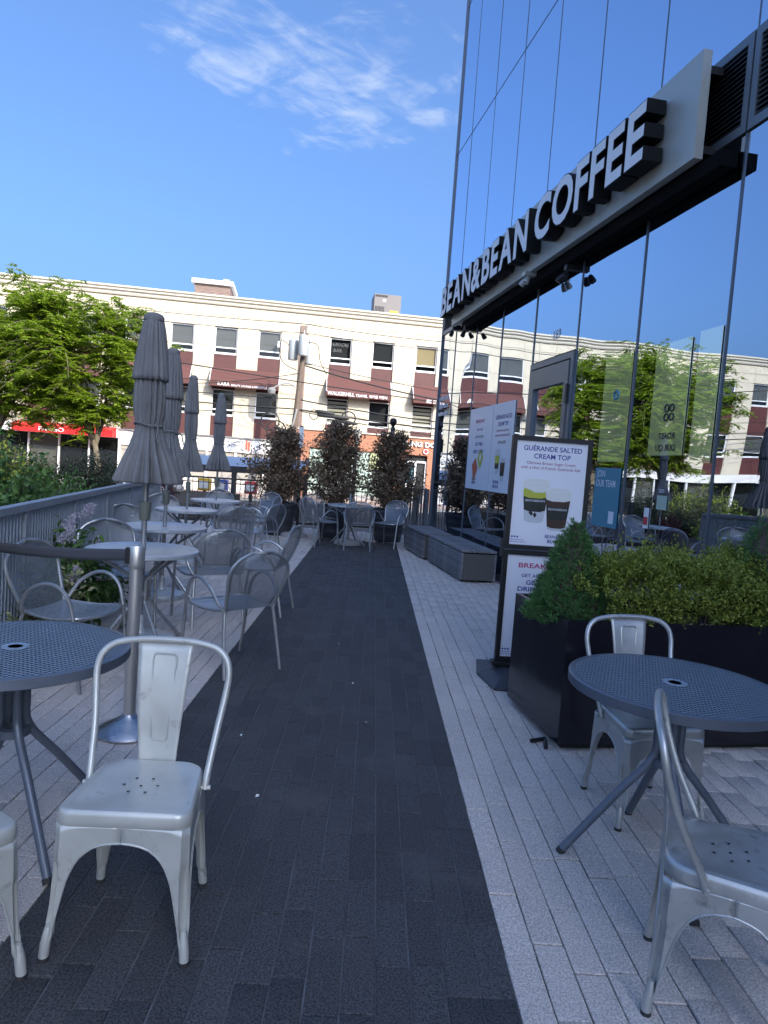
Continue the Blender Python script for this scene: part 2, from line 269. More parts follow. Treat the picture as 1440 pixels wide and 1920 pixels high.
# ---------------------------------------------------------------- geometry helpers
class MB:
    def __init__(s): s.v = []; s.f = []; s.uv = None; s.m = []; s.cm = 0
    def add(s, vs_, fs):
        b = len(s.v); s.v += [tuple(p) for p in vs_]; s.f += [[i+b for i in f] for f in fs]; s.m += [s.cm]*len(fs); return s
    def box(s, c, d, rot=None, bev=0.0):
        x, y, z = d[0]/2, d[1]/2, d[2]/2
        if bev:
            bm = bmesh.new(); bmesh.ops.create_cube(bm, size=1); bmesh.ops.scale(bm, vec=d, verts=bm.verts)
            bmesh.ops.bevel(bm, geom=bm.edges[:], offset=bev, segments=2, affect='EDGES', profile=.6)
            bm.verts.index_update(); P = [v.co.copy() for v in bm.verts]; F = [[v.index for v in f.verts] for f in bm.faces]; bm.free()
        else:
            P = [Vector((a, b, e)) for a in (-x, x) for b in (-y, y) for e in (-z, z)]
            F = [[0, 1, 3, 2], [4, 6, 7, 5], [0, 4, 5, 1], [2, 3, 7, 6], [0, 2, 6, 4], [1, 5, 7, 3]]
        if rot is not None: P = [rot @ p for p in P]
        return s.add([(p[0]+c[0], p[1]+c[1], p[2]+c[2]) for p in P], F)
    def bb(s, x0, x1, y0, y1, z0, z1): return s.box(((x0+x1)/2, (y0+y1)/2, (z0+z1)/2), (x1-x0, y1-y0, z1-z0))
    def tube(s, pts, r, n=8, closed=False, cap=True):
        P = [Vector(p) for p in pts]; rr = r if hasattr(r, '__len__') else [r]*len(P); k = len(P); rings = []; up = None
        for i, p in enumerate(P):
            a = P[(i-1) % k] if (closed or i > 0) else p; b = P[(i+1) % k] if (closed or i < k-1) else p
            t = (b-a).normalized()
            if up is None:
                up = t.orthogonal().normalized()
            up = (up - t*up.dot(t)).normalized(); sd = t.cross(up)
            rings.append([p + (up*math.cos(2*math.pi*j/n) + sd*math.sin(2*math.pi*j/n))*rr[i] for j in range(n)])
        vs_ = [q for g in rings for q in g]; F = []
        for i in range(k if closed else k-1):
            i2 = (i+1) % k
            for j in range(n): F.append([i*n+j, i*n+(j+1) % n, i2*n+(j+1) % n, i2*n+j])
        if cap and not closed: F += [list(range(n))[::-1], [(k-1)*n+j for j in range(n)]]
        return s.add(vs_, F)
    def lathe(s, prof, n=32, c=(0, 0, 0), rip=None):
        vs_ = []; F = []
        for (r, z) in prof:
            for j in range(n):
                a = 2*math.pi*j/n; q = r*(rip(a, z) if rip else 1)
                vs_.append((c[0]+q*math.cos(a), c[1]+q*math.sin(a), c[2]+z))
        for i in range(len(prof)-1):
            for j in range(n): F.append([i*n+j, i*n+(j+1) % n, (i+1)*n+(j+1) % n, (i+1)*n+j])
        if prof[0][0] > 1e-4: F.append(list(range(n))[::-1])
        if prof[-1][0] > 1e-4: F.append([(len(prof)-1)*n+j for j in range(n)])
        return s.add(vs_, F)
    def prism(s, poly, o, rx, uy, d):     # polygon in plane (rx,uy), extruded by d along the normal
        o, rx, uy = Vector(o), Vector(rx), Vector(uy); nn = rx.cross(uy).normalized()*d; k = len(poly)
        A = [o+rx*p[0]+uy*p[1] for p in poly]; Bv = [a+nn for a in A]
        return s.add(A+Bv, [list(range(k))[::-1], [k+i for i in range(k)]]+[[i, (i+1) % k, k+(i+1) % k, k+i] for i in range(k)])
    def grid(s, pts, uv=False):
        a, b = len(pts), len(pts[0]); F = [[i*b+j, i*b+j+1, (i+1)*b+j+1, (i+1)*b+j] for i in range(a-1) for j in range(b-1)]
        return s.add([p for r_ in pts for p in r_], F)
    def text(s, t, o, rx, uy, h, w=None, align='C', off=0.0, ext=0.0, spacing=1.0, res=3):
        v, f = text_mesh(t, off, ext, spacing, res)
        if not len(v): return s
        x0, x1 = v[:, 0].min(), v[:, 0].max(); sc = h/.73; sx = sc if w is None else w/(x1-x0)
        ox = {'C': (x0+x1)/2, 'L': x0, 'R': x1}[align]
        o, rx, uy = Vector(o), Vector(rx), Vector(uy); nn = rx.cross(uy)
        return s.add([o+rx*((p[0]-ox)*sx)+uy*(p[1]*sc)+nn*p[2]*sc for p in v], f)
    def build(s, name, mat, parent=None, smooth=False, loc=None, mats=None):
        me = bpy.data.meshes.new(name); me.from_pydata([tuple(p) for p in s.v], [], s.f); me.update()
        for mm in (mats or [mat]): me.materials.append(MT[mm])
        if mats: me.polygons.foreach_set('material_index', s.m)
        if smooth: smooth_by_angle(me)
        o = bpy.data.objects.new(name, me); COL.objects.link(o)
        if parent: o.parent = parent
        if loc: o.location = loc
        return o
def smooth_by_angle(me, ang=40):
    me.polygons.foreach_set('use_smooth', [True]*len(me.polygons))
    bm = bmesh.new(); bm.from_mesh(me); c = math.cos(R(ang))
    for e in bm.edges:
        if len(e.link_faces) == 2 and e.link_faces[0].normal.dot(e.link_faces[1].normal) < c: e.smooth = False
    bm.to_mesh(me); bm.free()
def spline(pts, n=6, closed=False):
    P = [Vector(p) for p in pts]; k = len(P); out = []
    for i in range(k if closed else k-1):
        p0 = P[(i-1) % k] if (closed or i > 0) else P[0]; p1 = P[i]; p2 = P[(i+1) % k]; p3 = P[(i+2) % k] if (closed or i < k-2) else P[-1]
        for j in range(n):
            t = j/n; out.append(.5*((2*p1)+(p2-p0)*t+(2*p0-5*p1+4*p2-p3)*t*t+(3*p1-p0-3*p2+p3)*t**3))
    if not closed: out.append(P[-1])
    return out
def tag(o, label=None, cat=None, group=None, kind=None):
    if label: o['label'] = label
    if cat: o['category'] = cat
    if group: o['group'] = group
    if kind: o['kind'] = kind
    return o
def empty(name, loc=(0, 0, 0), rz=0, label=None, cat=None, group=None):
    o = bpy.data.objects.new(name, None); COL.objects.link(o); o.location = loc; o.rotation_euler = (0, 0, rz); o.empty_display_size = .1
    return tag(o, label, cat, group)
def copy_tree(o, parent=None):
    c = o.copy(); COL.objects.link(c); c.parent = parent
    for ch in KIDS.get(o.name, ()) or [x for x in o.children]: copy_tree(ch, c)
    return c
KIDS = {}
def np_mesh(name, V, T, mat, parent=None):
    me = bpy.data.meshes.new(name); V = np.asarray(V, np.float32); T = np.asarray(T, np.int32); k = T.shape[1]
    me.vertices.add(len(V)); me.vertices.foreach_set('co', V.ravel()); me.loops.add(T.size); me.loops.foreach_set('vertex_index', T.ravel())
    me.polygons.add(len(T)); me.polygons.foreach_set('loop_start', np.arange(0, T.size, k, dtype=np.int32)); me.polygons.foreach_set('loop_total', np.full(len(T), k, np.int32))
    me.update(calc_edges=True); me.materials.append(MT[mat]); o = bpy.data.objects.new(name, me); COL.objects.link(o)
    if parent: o.parent = parent
    return o
def leaf_arrays(P, D, Nn, L, W, fold=.25):
    # P base points, D unit directions, Nn leaf normals, lengths and widths -> folded diamond leaves
    P, D, Nn = map(np.asarray, (P, D, Nn)); L = np.asarray(L)[:, None]; W = np.asarray(W)[:, None]
    S = np.cross(D, Nn); S /= np.linalg.norm(S, axis=1, keepdims=True)+1e-9; U = np.cross(S, D)
    mid = P + D*L*.45
    V = np.stack([P, mid+S*W*.5+U*W*fold, P+D*L, mid-S*W*.5+U*W*fold], 1).reshape(-1, 3)
    b = np.arange(len(P))*4; T = np.stack([np.stack([b, b+1, b+2], 1), np.stack([b, b+2, b+3], 1)], 1).reshape(-1, 3)
    return V, T
def rdir(n, rng=RNG):
    d = rng.normal(size=(n, 3)); return d/np.linalg.norm(d, axis=1, keepdims=True)
def unit(a): return a/(np.linalg.norm(a, axis=1, keepdims=True)+1e-9)

# ================================================================= SETTING
tag(MB().add([(-900, -300, -.5), (900, -300, -.5), (900, 1500, -.5), (-900, 1500, -.5)], [[0, 1, 2, 3]]).build('road', 'asphalt'), kind='structure')
FK = .165                                     # the glass front and the left fence run at this slope to the walkway
fx = lambda y: 3.40-FK*y                      # glass front
lx = lambda y: -1.614-.168*y                  # left fence
terrace = MB().prism([(-4.6, -3), (4.6, -3), (fx(-3)+.5, -3), (fx(15.3)+.2, 15.45), (-4.6, 14.6)][0:1]+[(fx(-3)+.6, -3), (fx(15.3)+.2, 15.4), (-4.6, 14.45)], (0, 0, -.55), (1, 0, 0), (0, 1, 0), .542).build('terrace', 'light_joint')
tag(terrace, kind='structure')
walk = MB().add([(-1.011, -3, -.005), (.513, -3, -.005), (.513, 13.6, -.005), (-1.011, 13.6, -.005)], [[0, 1, 2, 3]]).build('walkway', 'dark_joint'); tag(walk, kind='structure')
bed = MB().prism([(-60, -4), (-4.66, -4), (-4.66, 14.4), (-4.66, 24), (-60, 24)], (0, 0, -.55), (1, 0, 0), (0, 1, 0), .72).build('planting_bed', 'soil'); tag(bed, kind='structure')
MB().bb(-4.66, -4.3, -4, 11, -.5, .02).build('bed_edge', 'soil', bed)
fwalk = MB().bb(-60, 40, 31.2, 60, -.5, -.36).build('pavement', 'pink_walk'); tag(fwalk, kind='structure')
kerb = MB().bb(-60, 40, 31.0, 31.2, -.5, -.365).build('kerb', 'concrete', fwalk)

def build_pavers():
    pw, pl, g, ch = .1016, .305, .0046, .003
    w, l = pw-g, pl-g
    def unit_paver():
        x, y = w/2, l/2; xi, yi = x-ch, y-ch
        v = [(-x, -y, -.03), (x, -y, -.03), (x, y, -.03), (-x, y, -.03), (-x, -y, -.002), (x, -y, -.002), (x, y, -.002), (-x, y, -.002), (-xi, -yi, 0), (xi, -yi, 0), (xi, yi, 0), (-xi, yi, 0)]
        F = [[0, 1, 5, 4], [1, 2, 6, 5], [2, 3, 7, 6], [3, 0, 4, 7], [4, 5, 9, 8], [5, 6, 10, 9], [6, 7, 11, 10], [7, 4, 8, 11], [8, 9, 10, 11]]
        return v, F
    v, F = unit_paver(); rng = random.Random(3)
    meshes = {}
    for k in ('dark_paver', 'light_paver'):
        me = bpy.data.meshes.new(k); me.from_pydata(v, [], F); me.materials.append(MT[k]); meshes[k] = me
    pos = {'dark_paver': [], 'light_paver': []}
    for i in range(-34, 42):
        cx = -1.011+(i+.5)*pw; dark = 0 <= i < 15
        off = ((i*7) % 3)/3*pl+rng.uniform(-.02, .02)+(i % 2)*.08
        for j in range(-6, 52):
            cy = off+j*pl
            if cy < .9 or cy > 15.2 or cx < max(-4.5, lx(cy)-.25) or cx > fx(cy)+.05 or abs(cx) > .62*cy+.5: continue
            if dark and cy > 13.5: key = 'light_paver'
            else: key = 'dark_paver' if dark else 'light_paver'
            pos[key].append((cx+rng.uniform(-.0011, .0011), cy+rng.uniform(-.0015, .0015), rng.uniform(-.0016, .0016), rng.uniform(-.006, .006)))
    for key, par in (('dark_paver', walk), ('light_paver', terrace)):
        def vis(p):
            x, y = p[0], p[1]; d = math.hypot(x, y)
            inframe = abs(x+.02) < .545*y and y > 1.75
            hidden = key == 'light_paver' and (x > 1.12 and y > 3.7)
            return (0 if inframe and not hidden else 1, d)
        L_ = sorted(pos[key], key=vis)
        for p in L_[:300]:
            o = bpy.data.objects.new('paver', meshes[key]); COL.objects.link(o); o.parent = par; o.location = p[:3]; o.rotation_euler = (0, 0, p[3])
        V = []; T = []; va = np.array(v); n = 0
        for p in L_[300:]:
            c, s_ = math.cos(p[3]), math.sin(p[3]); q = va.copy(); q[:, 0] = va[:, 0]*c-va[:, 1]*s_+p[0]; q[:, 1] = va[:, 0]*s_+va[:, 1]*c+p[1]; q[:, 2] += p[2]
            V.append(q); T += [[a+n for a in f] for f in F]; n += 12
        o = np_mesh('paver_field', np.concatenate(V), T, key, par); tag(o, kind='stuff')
build_pavers()
def litter():
    for i, (x, y, l) in enumerate(((-.42, 2.95, .03), (-.05, 4.6, .018), (.05, 3.9, .012), (-.52, 2.1, .02), (-.2, 5.6, .015), (.3, 7.8, .014), (-.62, 3.6, .015))):
        a = random.uniform(0, 3); d = Vector((math.cos(a), math.sin(a), 0))*l; n = Vector((-d.y, d.x, 0))*.5
        o = MB().add([d*-.5, n*.5+Vector((0, 0, .006)), d*.5, n*-.5, Vector((0, 0, .009))], [[0, 1, 4], [1, 2, 4], [2, 3, 4], [3, 0, 4], [0, 3, 2, 1]]).build('paper_scrap', 'white', loc=(x, y, .001))
        tag(o, 'tiny pale scrap of litter lying on the dark walkway', 'litter', 'litter scraps on the walkway')
litter()

# ================================================================= GLASS BUILDING
A_ = math.atan(FK); CO = Vector((1.157, 13.6, 0)); SU = Vector((math.sin(A_), -math.cos(A_), 0)); SN = Vector((-math.cos(A_), -math.sin(A_), 0)); UP = Vector((0, 0, 1))
def FP(s, z, out=0.0): return CO+SU*s+UP*z+SN*out
def fbox(mb, s0, s1, z0, z1, o0, o1):          # box in facade coordinates
    P = [FP(s, z, o) for s in (s0, s1) for o in (o0, o1) for z in (z0, z1)]
    return mb.add(P, [[0, 2, 3, 1], [4, 5, 7, 6], [0, 1, 5, 4], [2, 6, 7, 3], [0, 4, 6, 2], [1, 3, 7, 5]])
TOP = 12.6; SL = 23.0
def build_glass_building():
    g = empty('glass_building', CO, 0, 'tall blue glass office building with a cafe along its right hand front', 'building')
    inv = Matrix.Translation(-CO)
    def part(mb, name, mat, par=None, **k):
        o = mb.build(name, mat, None, **k); o.parent = par or g
        if par is None: o.matrix_parent_inverse = inv
        return o
    S = [0, .95]+[.95+1.27*i for i in range(1, 32)]
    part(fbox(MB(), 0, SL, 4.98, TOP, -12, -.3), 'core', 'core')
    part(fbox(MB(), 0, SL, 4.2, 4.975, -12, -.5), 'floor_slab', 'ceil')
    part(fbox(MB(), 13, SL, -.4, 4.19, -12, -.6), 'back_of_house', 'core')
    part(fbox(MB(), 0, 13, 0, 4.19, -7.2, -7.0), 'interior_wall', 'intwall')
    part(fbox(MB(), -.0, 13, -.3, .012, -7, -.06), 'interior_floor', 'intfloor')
    part(fbox(MB(), .02, .1, .02, 4.19, -7, -.1), 'end_wall', 'intwall')
    part(fbox(MB(), 0, SL, -.3, .09, -.08, .03), 'plinth', 'mullion')
    part(fbox(MB(), 0, SL, TOP, TOP+.25, -12, .06), 'parapet', 'mullion')
    rows = [(.1, 4.12, 'glass'), (4.86, 7.56, 'glass_up'), (7.58, 10.3, 'glass_up'), (10.32, TOP-.02, 'glass_up')]
    rng = random.Random(11)
    for i in range(len(S)-1):
        s0, s1 = S[i], S[i+1]
        if s1 > 17: 
            s0, s1 = S[i], SL
        for z0, z1, mt in rows:
            if i == 4 and z0 < 1:        # door bay: pane above the door only
                z0 = 2.95
            # each pane tilts by a hair so that the reflections break from pane to pane
            e = [rng.uniform(-.0012, .0012) for _ in range(4)]
            c = [(s0+.004, z0+.004, e[0]), (s1-.004, z0+.004, e[1]), (s1-.004, z1-.004, e[2]), (s0+.004, z1-.004, e[3])]
            fr = [FP(a, b, o) for a, b, o in c]
            m = MB().add(fr, [[0, 1, 2, 3]])
            part(m, 'glass_pane', mt)
        m = MB(); fbox(m, S[i]-.009, S[i]+.009, .09, 4.12, -.07, .01); part(m, 'mullion', 'mullion')
        m = MB(); fbox(m, S[i]-.007, S[i]+.007, 4.86, TOP, -.07, .004); part(m, 'mullion', 'mullion')
        if s1 == SL: break
    for z in (7.57, 10.31): part(fbox(MB(), 0, SL, z-.008, z+.008, -.07, .003), 'transom', 'mullion')
    part(fbox(MB(), -.03, 0.0, -.3, TOP, -.4, .03), 'corner_post', 'mullion')
    # louvre band
    for i in range(len(S)-1):
        s0, s1 = S[i], S[i+1]
        if s0 > 11: break
        m = MB(); fbox(m, s0+.01, s0+.07, 4.13, 4.85, -.1, .02); fbox(m, s1-.07, s1-.01, 4.13, 4.85, -.1, .02)
        fbox(m, s0+.07, s1-.07, 4.13, 4.2, -.1, .02); fbox(m, s0+.07, s1-.07, 4.78, 4.85, -.1, .02)
        fr = part(m, 'louvre_frame', 'frame')
        sl = None
        for k in range(15):
            z = 4.215+k*.038
            if sl is None:
                mm = MB(); P = [FP(s, zz, o) for s in (s0+.07, s1-.07) for zz, o in ((4.215, .012), (4.221, .012), (4.247, -.05), (4.241, -.05))]
                mm.add(P, [[0, 1, 5, 4], [1, 2, 6, 5], [2, 3, 7, 6], [3, 0, 4, 7], [0, 3, 2, 1], [4, 5, 6, 7]]); sl = part(mm, 'louvre_slat', 'louvre', fr)
            else:
                c = sl.copy(); COL.objects.link(c); c.parent = fr; c.location = (0, 0, k*.038)
    part(fbox(MB(), 0, 12, 4.12, 4.86, -.3, -.28), 'louvre_backing', 'black')
    part(fbox(MB(), 12.2, SL, 4.12, 4.86, -.1, .01), 'spandrel', 'louvre')
    # door
    d0, d1 = S[4]+.012, S[5]-.012
    dr = MB(); fbox(dr, d0, d0+.06, .05, 2.93, -.08, .03); fbox(dr, d1-.06, d1, .05, 2.93, -.08, .03); fbox(dr, d0+.06, d1-.06, 2.86, 2.93, -.08, .03)
    df = part(dr, 'door', 'frame')
    dl = MB(); a, b = d0+.075, d1-.075
    fbox(dl, a, a+.1, .06, 2.84, -.06, .04); fbox(dl, b-.1, b, .06, 2.84, -.06, .04); fbox(dl, a+.1, b-.1, 2.6, 2.84, -.06, .04); fbox(dl, a+.1, b-.1, .06, .3, -.06, .04)
    part(dl, 'door_leaf', 'frame', df)
    part(MB().add([FP(a+.1, .3, 0), FP(b-.1, .3, 0), FP(b-.1, 2.6, 0), FP(a+.1, 2.6, 0)], [[0, 1, 2, 3]]), 'door_glass', 'glass', df)
    part(MB().tube([FP(a+.05, .9, .04), FP(a+.05, .9, .1), FP(a+.05, 1.3, .1), FP(a+.05, 1.3, .04)], .014), 'door_handle', 'stainless', df)
    for z in (2.35, 1.7, .5): part(fbox(MB(), b-.012, b+.03, z, z+.22, .04, .055), 'hinge', 'blackmetal', df)
    # prints and lettering on the panes
    part(MB().text('189', FP(5.45, 3.16, .006), SU, UP, .11, off=.01), 'number', 'poster_glass')
    for z, t, hh in ((2.87, 'SPECIALTY', .085), (2.7, 'BAKING', .12), (2.52, 'ROASTING', .1)): pass
    for z in (2.84, 2.69, 2.55):
        m = MB(); rr = random.Random(int(z*100))
        for k in range(9): fbox(m, .08+k*.075, .08+k*.075+rr.uniform(.035, .06), z, z+rr.uniform(.06, .09), .004, .006)
        part(m, 'window_lettering', 'poster_glass')
    return g, S
GB, SS = build_glass_building()

def window_print(name, label, s0, s1, z0, z1, mat, fn, cat='poster'):
    e = empty(name, FP((s0+s1)/2, z0, .008), 0, label, cat); inv = Matrix.Translation(-e.location)
    def part(mb, n, mt):
        o = mb.build(n, mt); o.parent = e; o.matrix_parent_inverse = inv; return o
    part(fbox(MB(), s0, s1, z0, z1, .006, .011), 'sheet', mat); fn(part, lambda s, z: FP(s, z, .013)); return e
def lines(part, W, sc, rows):
    for t, z, h, mt, w in rows:
        part(MB().text(t, W(sc, z), SU, UP, h, w=w, off=.012), 'lettering', mt)
def shape(part, W, poly, mat, name, lift=0.0):
    P = [W(*p)+SN*lift for p in poly]; part(MB().add(P, [list(range(len(P)))]), name, mat)
def p_break(part, W):
    sc = 2.82
    lines(part, W, sc, [('BREAKFAST', 2.29, .055, 'rose', .44), ('8AM - 11AM', 2.17, .035, 'plum', .26), ('GET ANY TOAST', 2.05, .04, 'ink', .42), ('GET FREE', 1.93, .055, 'navy', .36), ('DRIP COFFEE', 1.81, .055, 'navy', .5)])
    shape(part, W, [(2.55, 1.62), (2.72, 1.74), (2.86, 1.58), (2.68, 1.4)], 'salmon', 'toast_picture'); shape(part, W, [(2.55, 1.59), (2.68, 1.4), (2.86, 1.57), (2.68, 1.34)], 'toast', 'toast_picture', .001)
    shape(part, W, [(2.8, 1.72), (2.93, 1.88), (3.1, 1.75), (2.97, 1.56)], 'matcha', 'toast_picture'); shape(part, W, [(2.9, 1.73), (2.95, 1.82), (3.02, 1.75), (2.95, 1.66)], 'cream', 'egg_picture', .002)
    lines(part, W, 2.7, [('BEAN&', 1.385, .045, 'navy', .2), ('BEAN', 1.325, .045, 'navy', .2)])
def p_guer(part, W):
    sc = 3.87
    lines(part, W, sc, [('GUÉRANDE SALTED', 2.3, .06, 'navy', .66), ('CREAM TOP', 2.2, .06, 'navy', .42), ('Okinawa Brown Sugar Cream', 2.12, .032, 'plum', .5), ('with a Hint of French Guérande Salt', 2.05, .032, 'plum', .6), ('HOT & ICED', 1.94, .045, 'ink', .32)])
    for cx, z0, z1, c in ((3.74, 1.5, 1.86, 'matcha'), (3.98, 1.4, 1.73, 'brownie')):
        shape(part, W, [(cx-.07, z0), (cx+.07, z0), (cx+.1, z1), (cx-.1, z1)], 'cup', 'cup_picture'); shape(part, W, [(cx-.082, z0+.12), (cx+.082, z0+.12), (cx+.092, z0+.27), (cx-.092, z0+.27)], c, 'drink_picture', .001)
        shape(part, W, [(cx-.078, z0+.08), (cx+.078, z0+.08), (cx+.083, z0+.16), (cx-.083, z0+.16)], 'cupdark', 'cup_band_picture', .002)
    lines(part, W, 3.75, [('BEAN&', 1.365, .05, 'navy', .24), ('BEAN', 1.3, .05, 'navy', .24)])
window_print('window_poster', 'tall white window poster with two slices of toast, left of the pair', 2.26, 3.40, 1.24, 2.53, 'poster_glass', p_break)
window_print('window_poster', 'tall white window poster with two iced drinks, right of the pair', 3.42, 4.30, 1.24, 2.53, 'poster_glass', p_guer)
def p_join(part, W):
    for t, z, h, w in (('JOIN', 1.55, .07, .17), ('OUR TEAM', 1.455, .07, .38)): part(MB().text(t, W(6.78, z), SU, UP, h, w=w, align='L', off=.01), 'lettering', 'poster_glass')
    shape(part, W, [(7.08, 1.1), (7.18, 1.1), (7.18, 1.22), (7.08, 1.22)], 'poster_glass', 'note')
window_print('hiring_poster', 'blue hiring poster stuck on the cafe glass beside the poster stand', 6.74, 7.24, 1.06, 1.64, 'teal', p_join)
def p_hours(part, W): part(MB().text('2025', W(7.94, 1.445), SU, UP, .03, off=.01), 'lettering', 'poster_glass')
window_print('permit_sheet', 'small pale green permit sheet on the cafe glass', 7.88, 8.02, 1.3, 1.42, 'shopgreen', p_hours, 'notice')
window_print('sticker', 'small white and red notice on the cafe glass by the permit sheet', 7.7, 7.77, 1.12, 1.3, 'white', lambda p, W: shape(p, W, [(7.7, 1.15), (7.77, 1.15), (7.77, 1.22), (7.7, 1.22)], 'boxred', 'red_band'), 'notice')

def interior():
    def ibox(s0, s1, z0, z1, o0, o1, name, mat, label, cat, extra=None):
        e = empty(name, FP((s0+s1)/2, z0, (o0+o1)/2), 0, label, cat); inv = Matrix.Translation(-e.location)
        o = fbox(MB(), s0, s1, z0, z1, o0, o1).build('panel', mat); o.parent = e; o.matrix_parent_inverse = inv
        if extra:
            for n, mb, mt in extra:
                q = mb.build(n, mt); q.parent = e; q.matrix_parent_inverse = inv
        return e
    W = lambda s, z, o: FP(s, z, o)
    m = MB(); m.text('ROAST', W(7.93, 1.9, .014), SU*-1, UP, .055, align='C', off=.015); m2 = MB(); m2.text('OUR QU', W(7.93, 1.8, .014), SU*-1, UP, .055, off=.015)
    ring = MB()
    for a, b in ((0, 0), (.075, 0), (0, -.075), (.075, -.075)): ring.tube([W(7.9+a+.03*math.cos(t*.5236), 2.16+b+.03*math.sin(t*.5236), .014) for t in range(12)], .006, 5, True)
    ibox(7.66, 8.16, 1.76, 2.72, .006, .01, 'window_film', 'film', 'pale yellow window film with mirrored black lettering on the cafe glass', 'window film', [('lettering', m, 'ink'), ('lettering', m2, 'ink'), ('ring_motif', ring, 'ink')])
    ibox(8.26, 8.53, 1.7, 2.74, .006, .01, 'window_film', 'film', 'narrow plain pale yellow window film beside the lettered one', 'window film')
    r = MB().tube([W(7.02+.04*math.cos(t*.5236), 2.35+.04*math.sin(t*.5236), .012) for t in range(12)], .012, 6, True)
    ibox(6.75, 7.27, 1.7, 2.74, .006, .01, 'window_film', 'film', 'pale yellow window film with a teal ring next to the cafe door', 'window film', [('ring', r, 'teal')])
    ibox(4.0, 12.4, .012, 1.02, -4.2, -3.5, 'service_counter', 'counter', 'long dark service counter inside the cafe', 'counter', [('counter_top', fbox(MB(), 3.96, 12.44, 1.021, 1.06, -4.25, -3.4), 'counter_top')])
    ibox(7.5, 9.2, .86, .9, -1.2, -.35, 'cafe_table', 'counter_top', 'long table just inside the cafe window', 'table', [('leg', fbox(MB(), 7.6, 7.66, .012, .86, -.8, -.74), 'black'), ('leg', fbox(MB(), 9.04, 9.1, .012, .86, -.8, -.74), 'black')])
interior()

def build_sign():
    e = empty('coffee_sign', FP(4.8, 4.03, .2), 0, 'long grey fascia sign with raised white letters over the cafe front', 'sign'); inv = Matrix.Translation(-e.location)
    def part(mb, n, mt, par=None, **k):
        o = mb.build(n, mt, **k); o.parent = par or e
        if par is None: o.matrix_parent_inverse = inv
        return o
    s0, s1 = 1.42, 8.28
    part(fbox(MB(), s0, s1, 4.03, 4.84, .16, .235), 'sign_panel', 'signpanel')
    part(fbox(MB(), s0+.1, s1-.05, 4.1, 4.16, .02, .159), 'bracket_rail', 'black')
    part(fbox(MB(), s0+.1, s1-.05, 4.7, 4.76, .02, .159), 'bracket_rail', 'black')
    part(fbox(MB(), s0+.35, 8.5, 3.9, 4.02, .012, .15), 'shade_box', 'matte_black')
    T = 'BEAN&BEAN COFFEE'; v, f = text_mesh(T, .03, 0, 1.0, 4); L0, L1 = 1.32, 7.85
    # one mesh per letter, set out along the panel
    adv = []; x = 0
    for ch in T:
        if ch == ' ': adv.append((ch, x, 0)); x += .26; continue
        vv, _ = text_mesh(ch, .045, 0, 1.0, 4); w = vv[:, 0].max()-vv[:, 0].min(); adv.append((ch, x, w)); x += w+.055
    sc = (L1-L0)/(x-.055); hh = .47
    for ch, xx, w in adv:
        if ch == ' ': continue
        o = FP(L0+xx*sc, 4.2, .335)
        bod = MB().text(ch, o, SU, UP, hh, w=w*sc, align='L', off=.045, ext=.085*.73/hh, res=4)
        b = part(bod, 'letter', 'letterblack')
        v2, _ = text_mesh(ch, .03, 0, 1.0, 4); w2 = (v2[:, 0].max()-v2[:, 0].min())/w*w*sc
        fc = MB().text(ch, o+SU*(w*sc-w2)/2+SN*.088, SU, UP, hh, w=w2, align='L', off=.03, res=4)
        part(fc, 'letter_face', 'signwhite', b)
build_sign()
def build_lamps():
    defs = [(4.97, 3.98, .2, 'tolix', 'pale twin floodlight under the middle of the coffee sign'), (5.85, 3.82, .09, 'blackmetal', 'dark twin floodlight under the sign, nearer the right end'),
            (1.2, 4.0, .1, 'blackmetal', 'dark security camera at the far left end of the sign'), (1.95, 3.86, .1, 'blackmetal', 'dark security camera second from the far end of the sign')]
    for i, (s, z, o, mt, lab) in enumerate(defs):
        e = empty('floodlight' if i < 2 else 'security_camera', FP(s, z, o), 0, lab, 'floodlight' if i < 2 else 'camera'); inv = Matrix.Translation(-e.location)
        def part(mb, n):
            q = mb.build(n, mt, smooth=True); q.parent = e; q.matrix_parent_inverse = inv
        part(fbox(MB(), s-.04, s+.04, z+.02, z+.1, -.0, o+.05), 'bracket') if i else part(fbox(MB(), s-.05, s+.05, z-.0, z+.05, .1, o+.1), 'bracket')
        for k in ((-1, 1) if i < 2 else (1,)):
            c = FP(s+k*.045, z-.02, o+.05); d = (SN*.5+SU*k*.35-UP*.9).normalized()
            part(MB().tube([c, c+d*.02, c+d*.085, c+d*.1], [.02, .03, .04, .034], 12), 'lamp_head')
build_lamps()

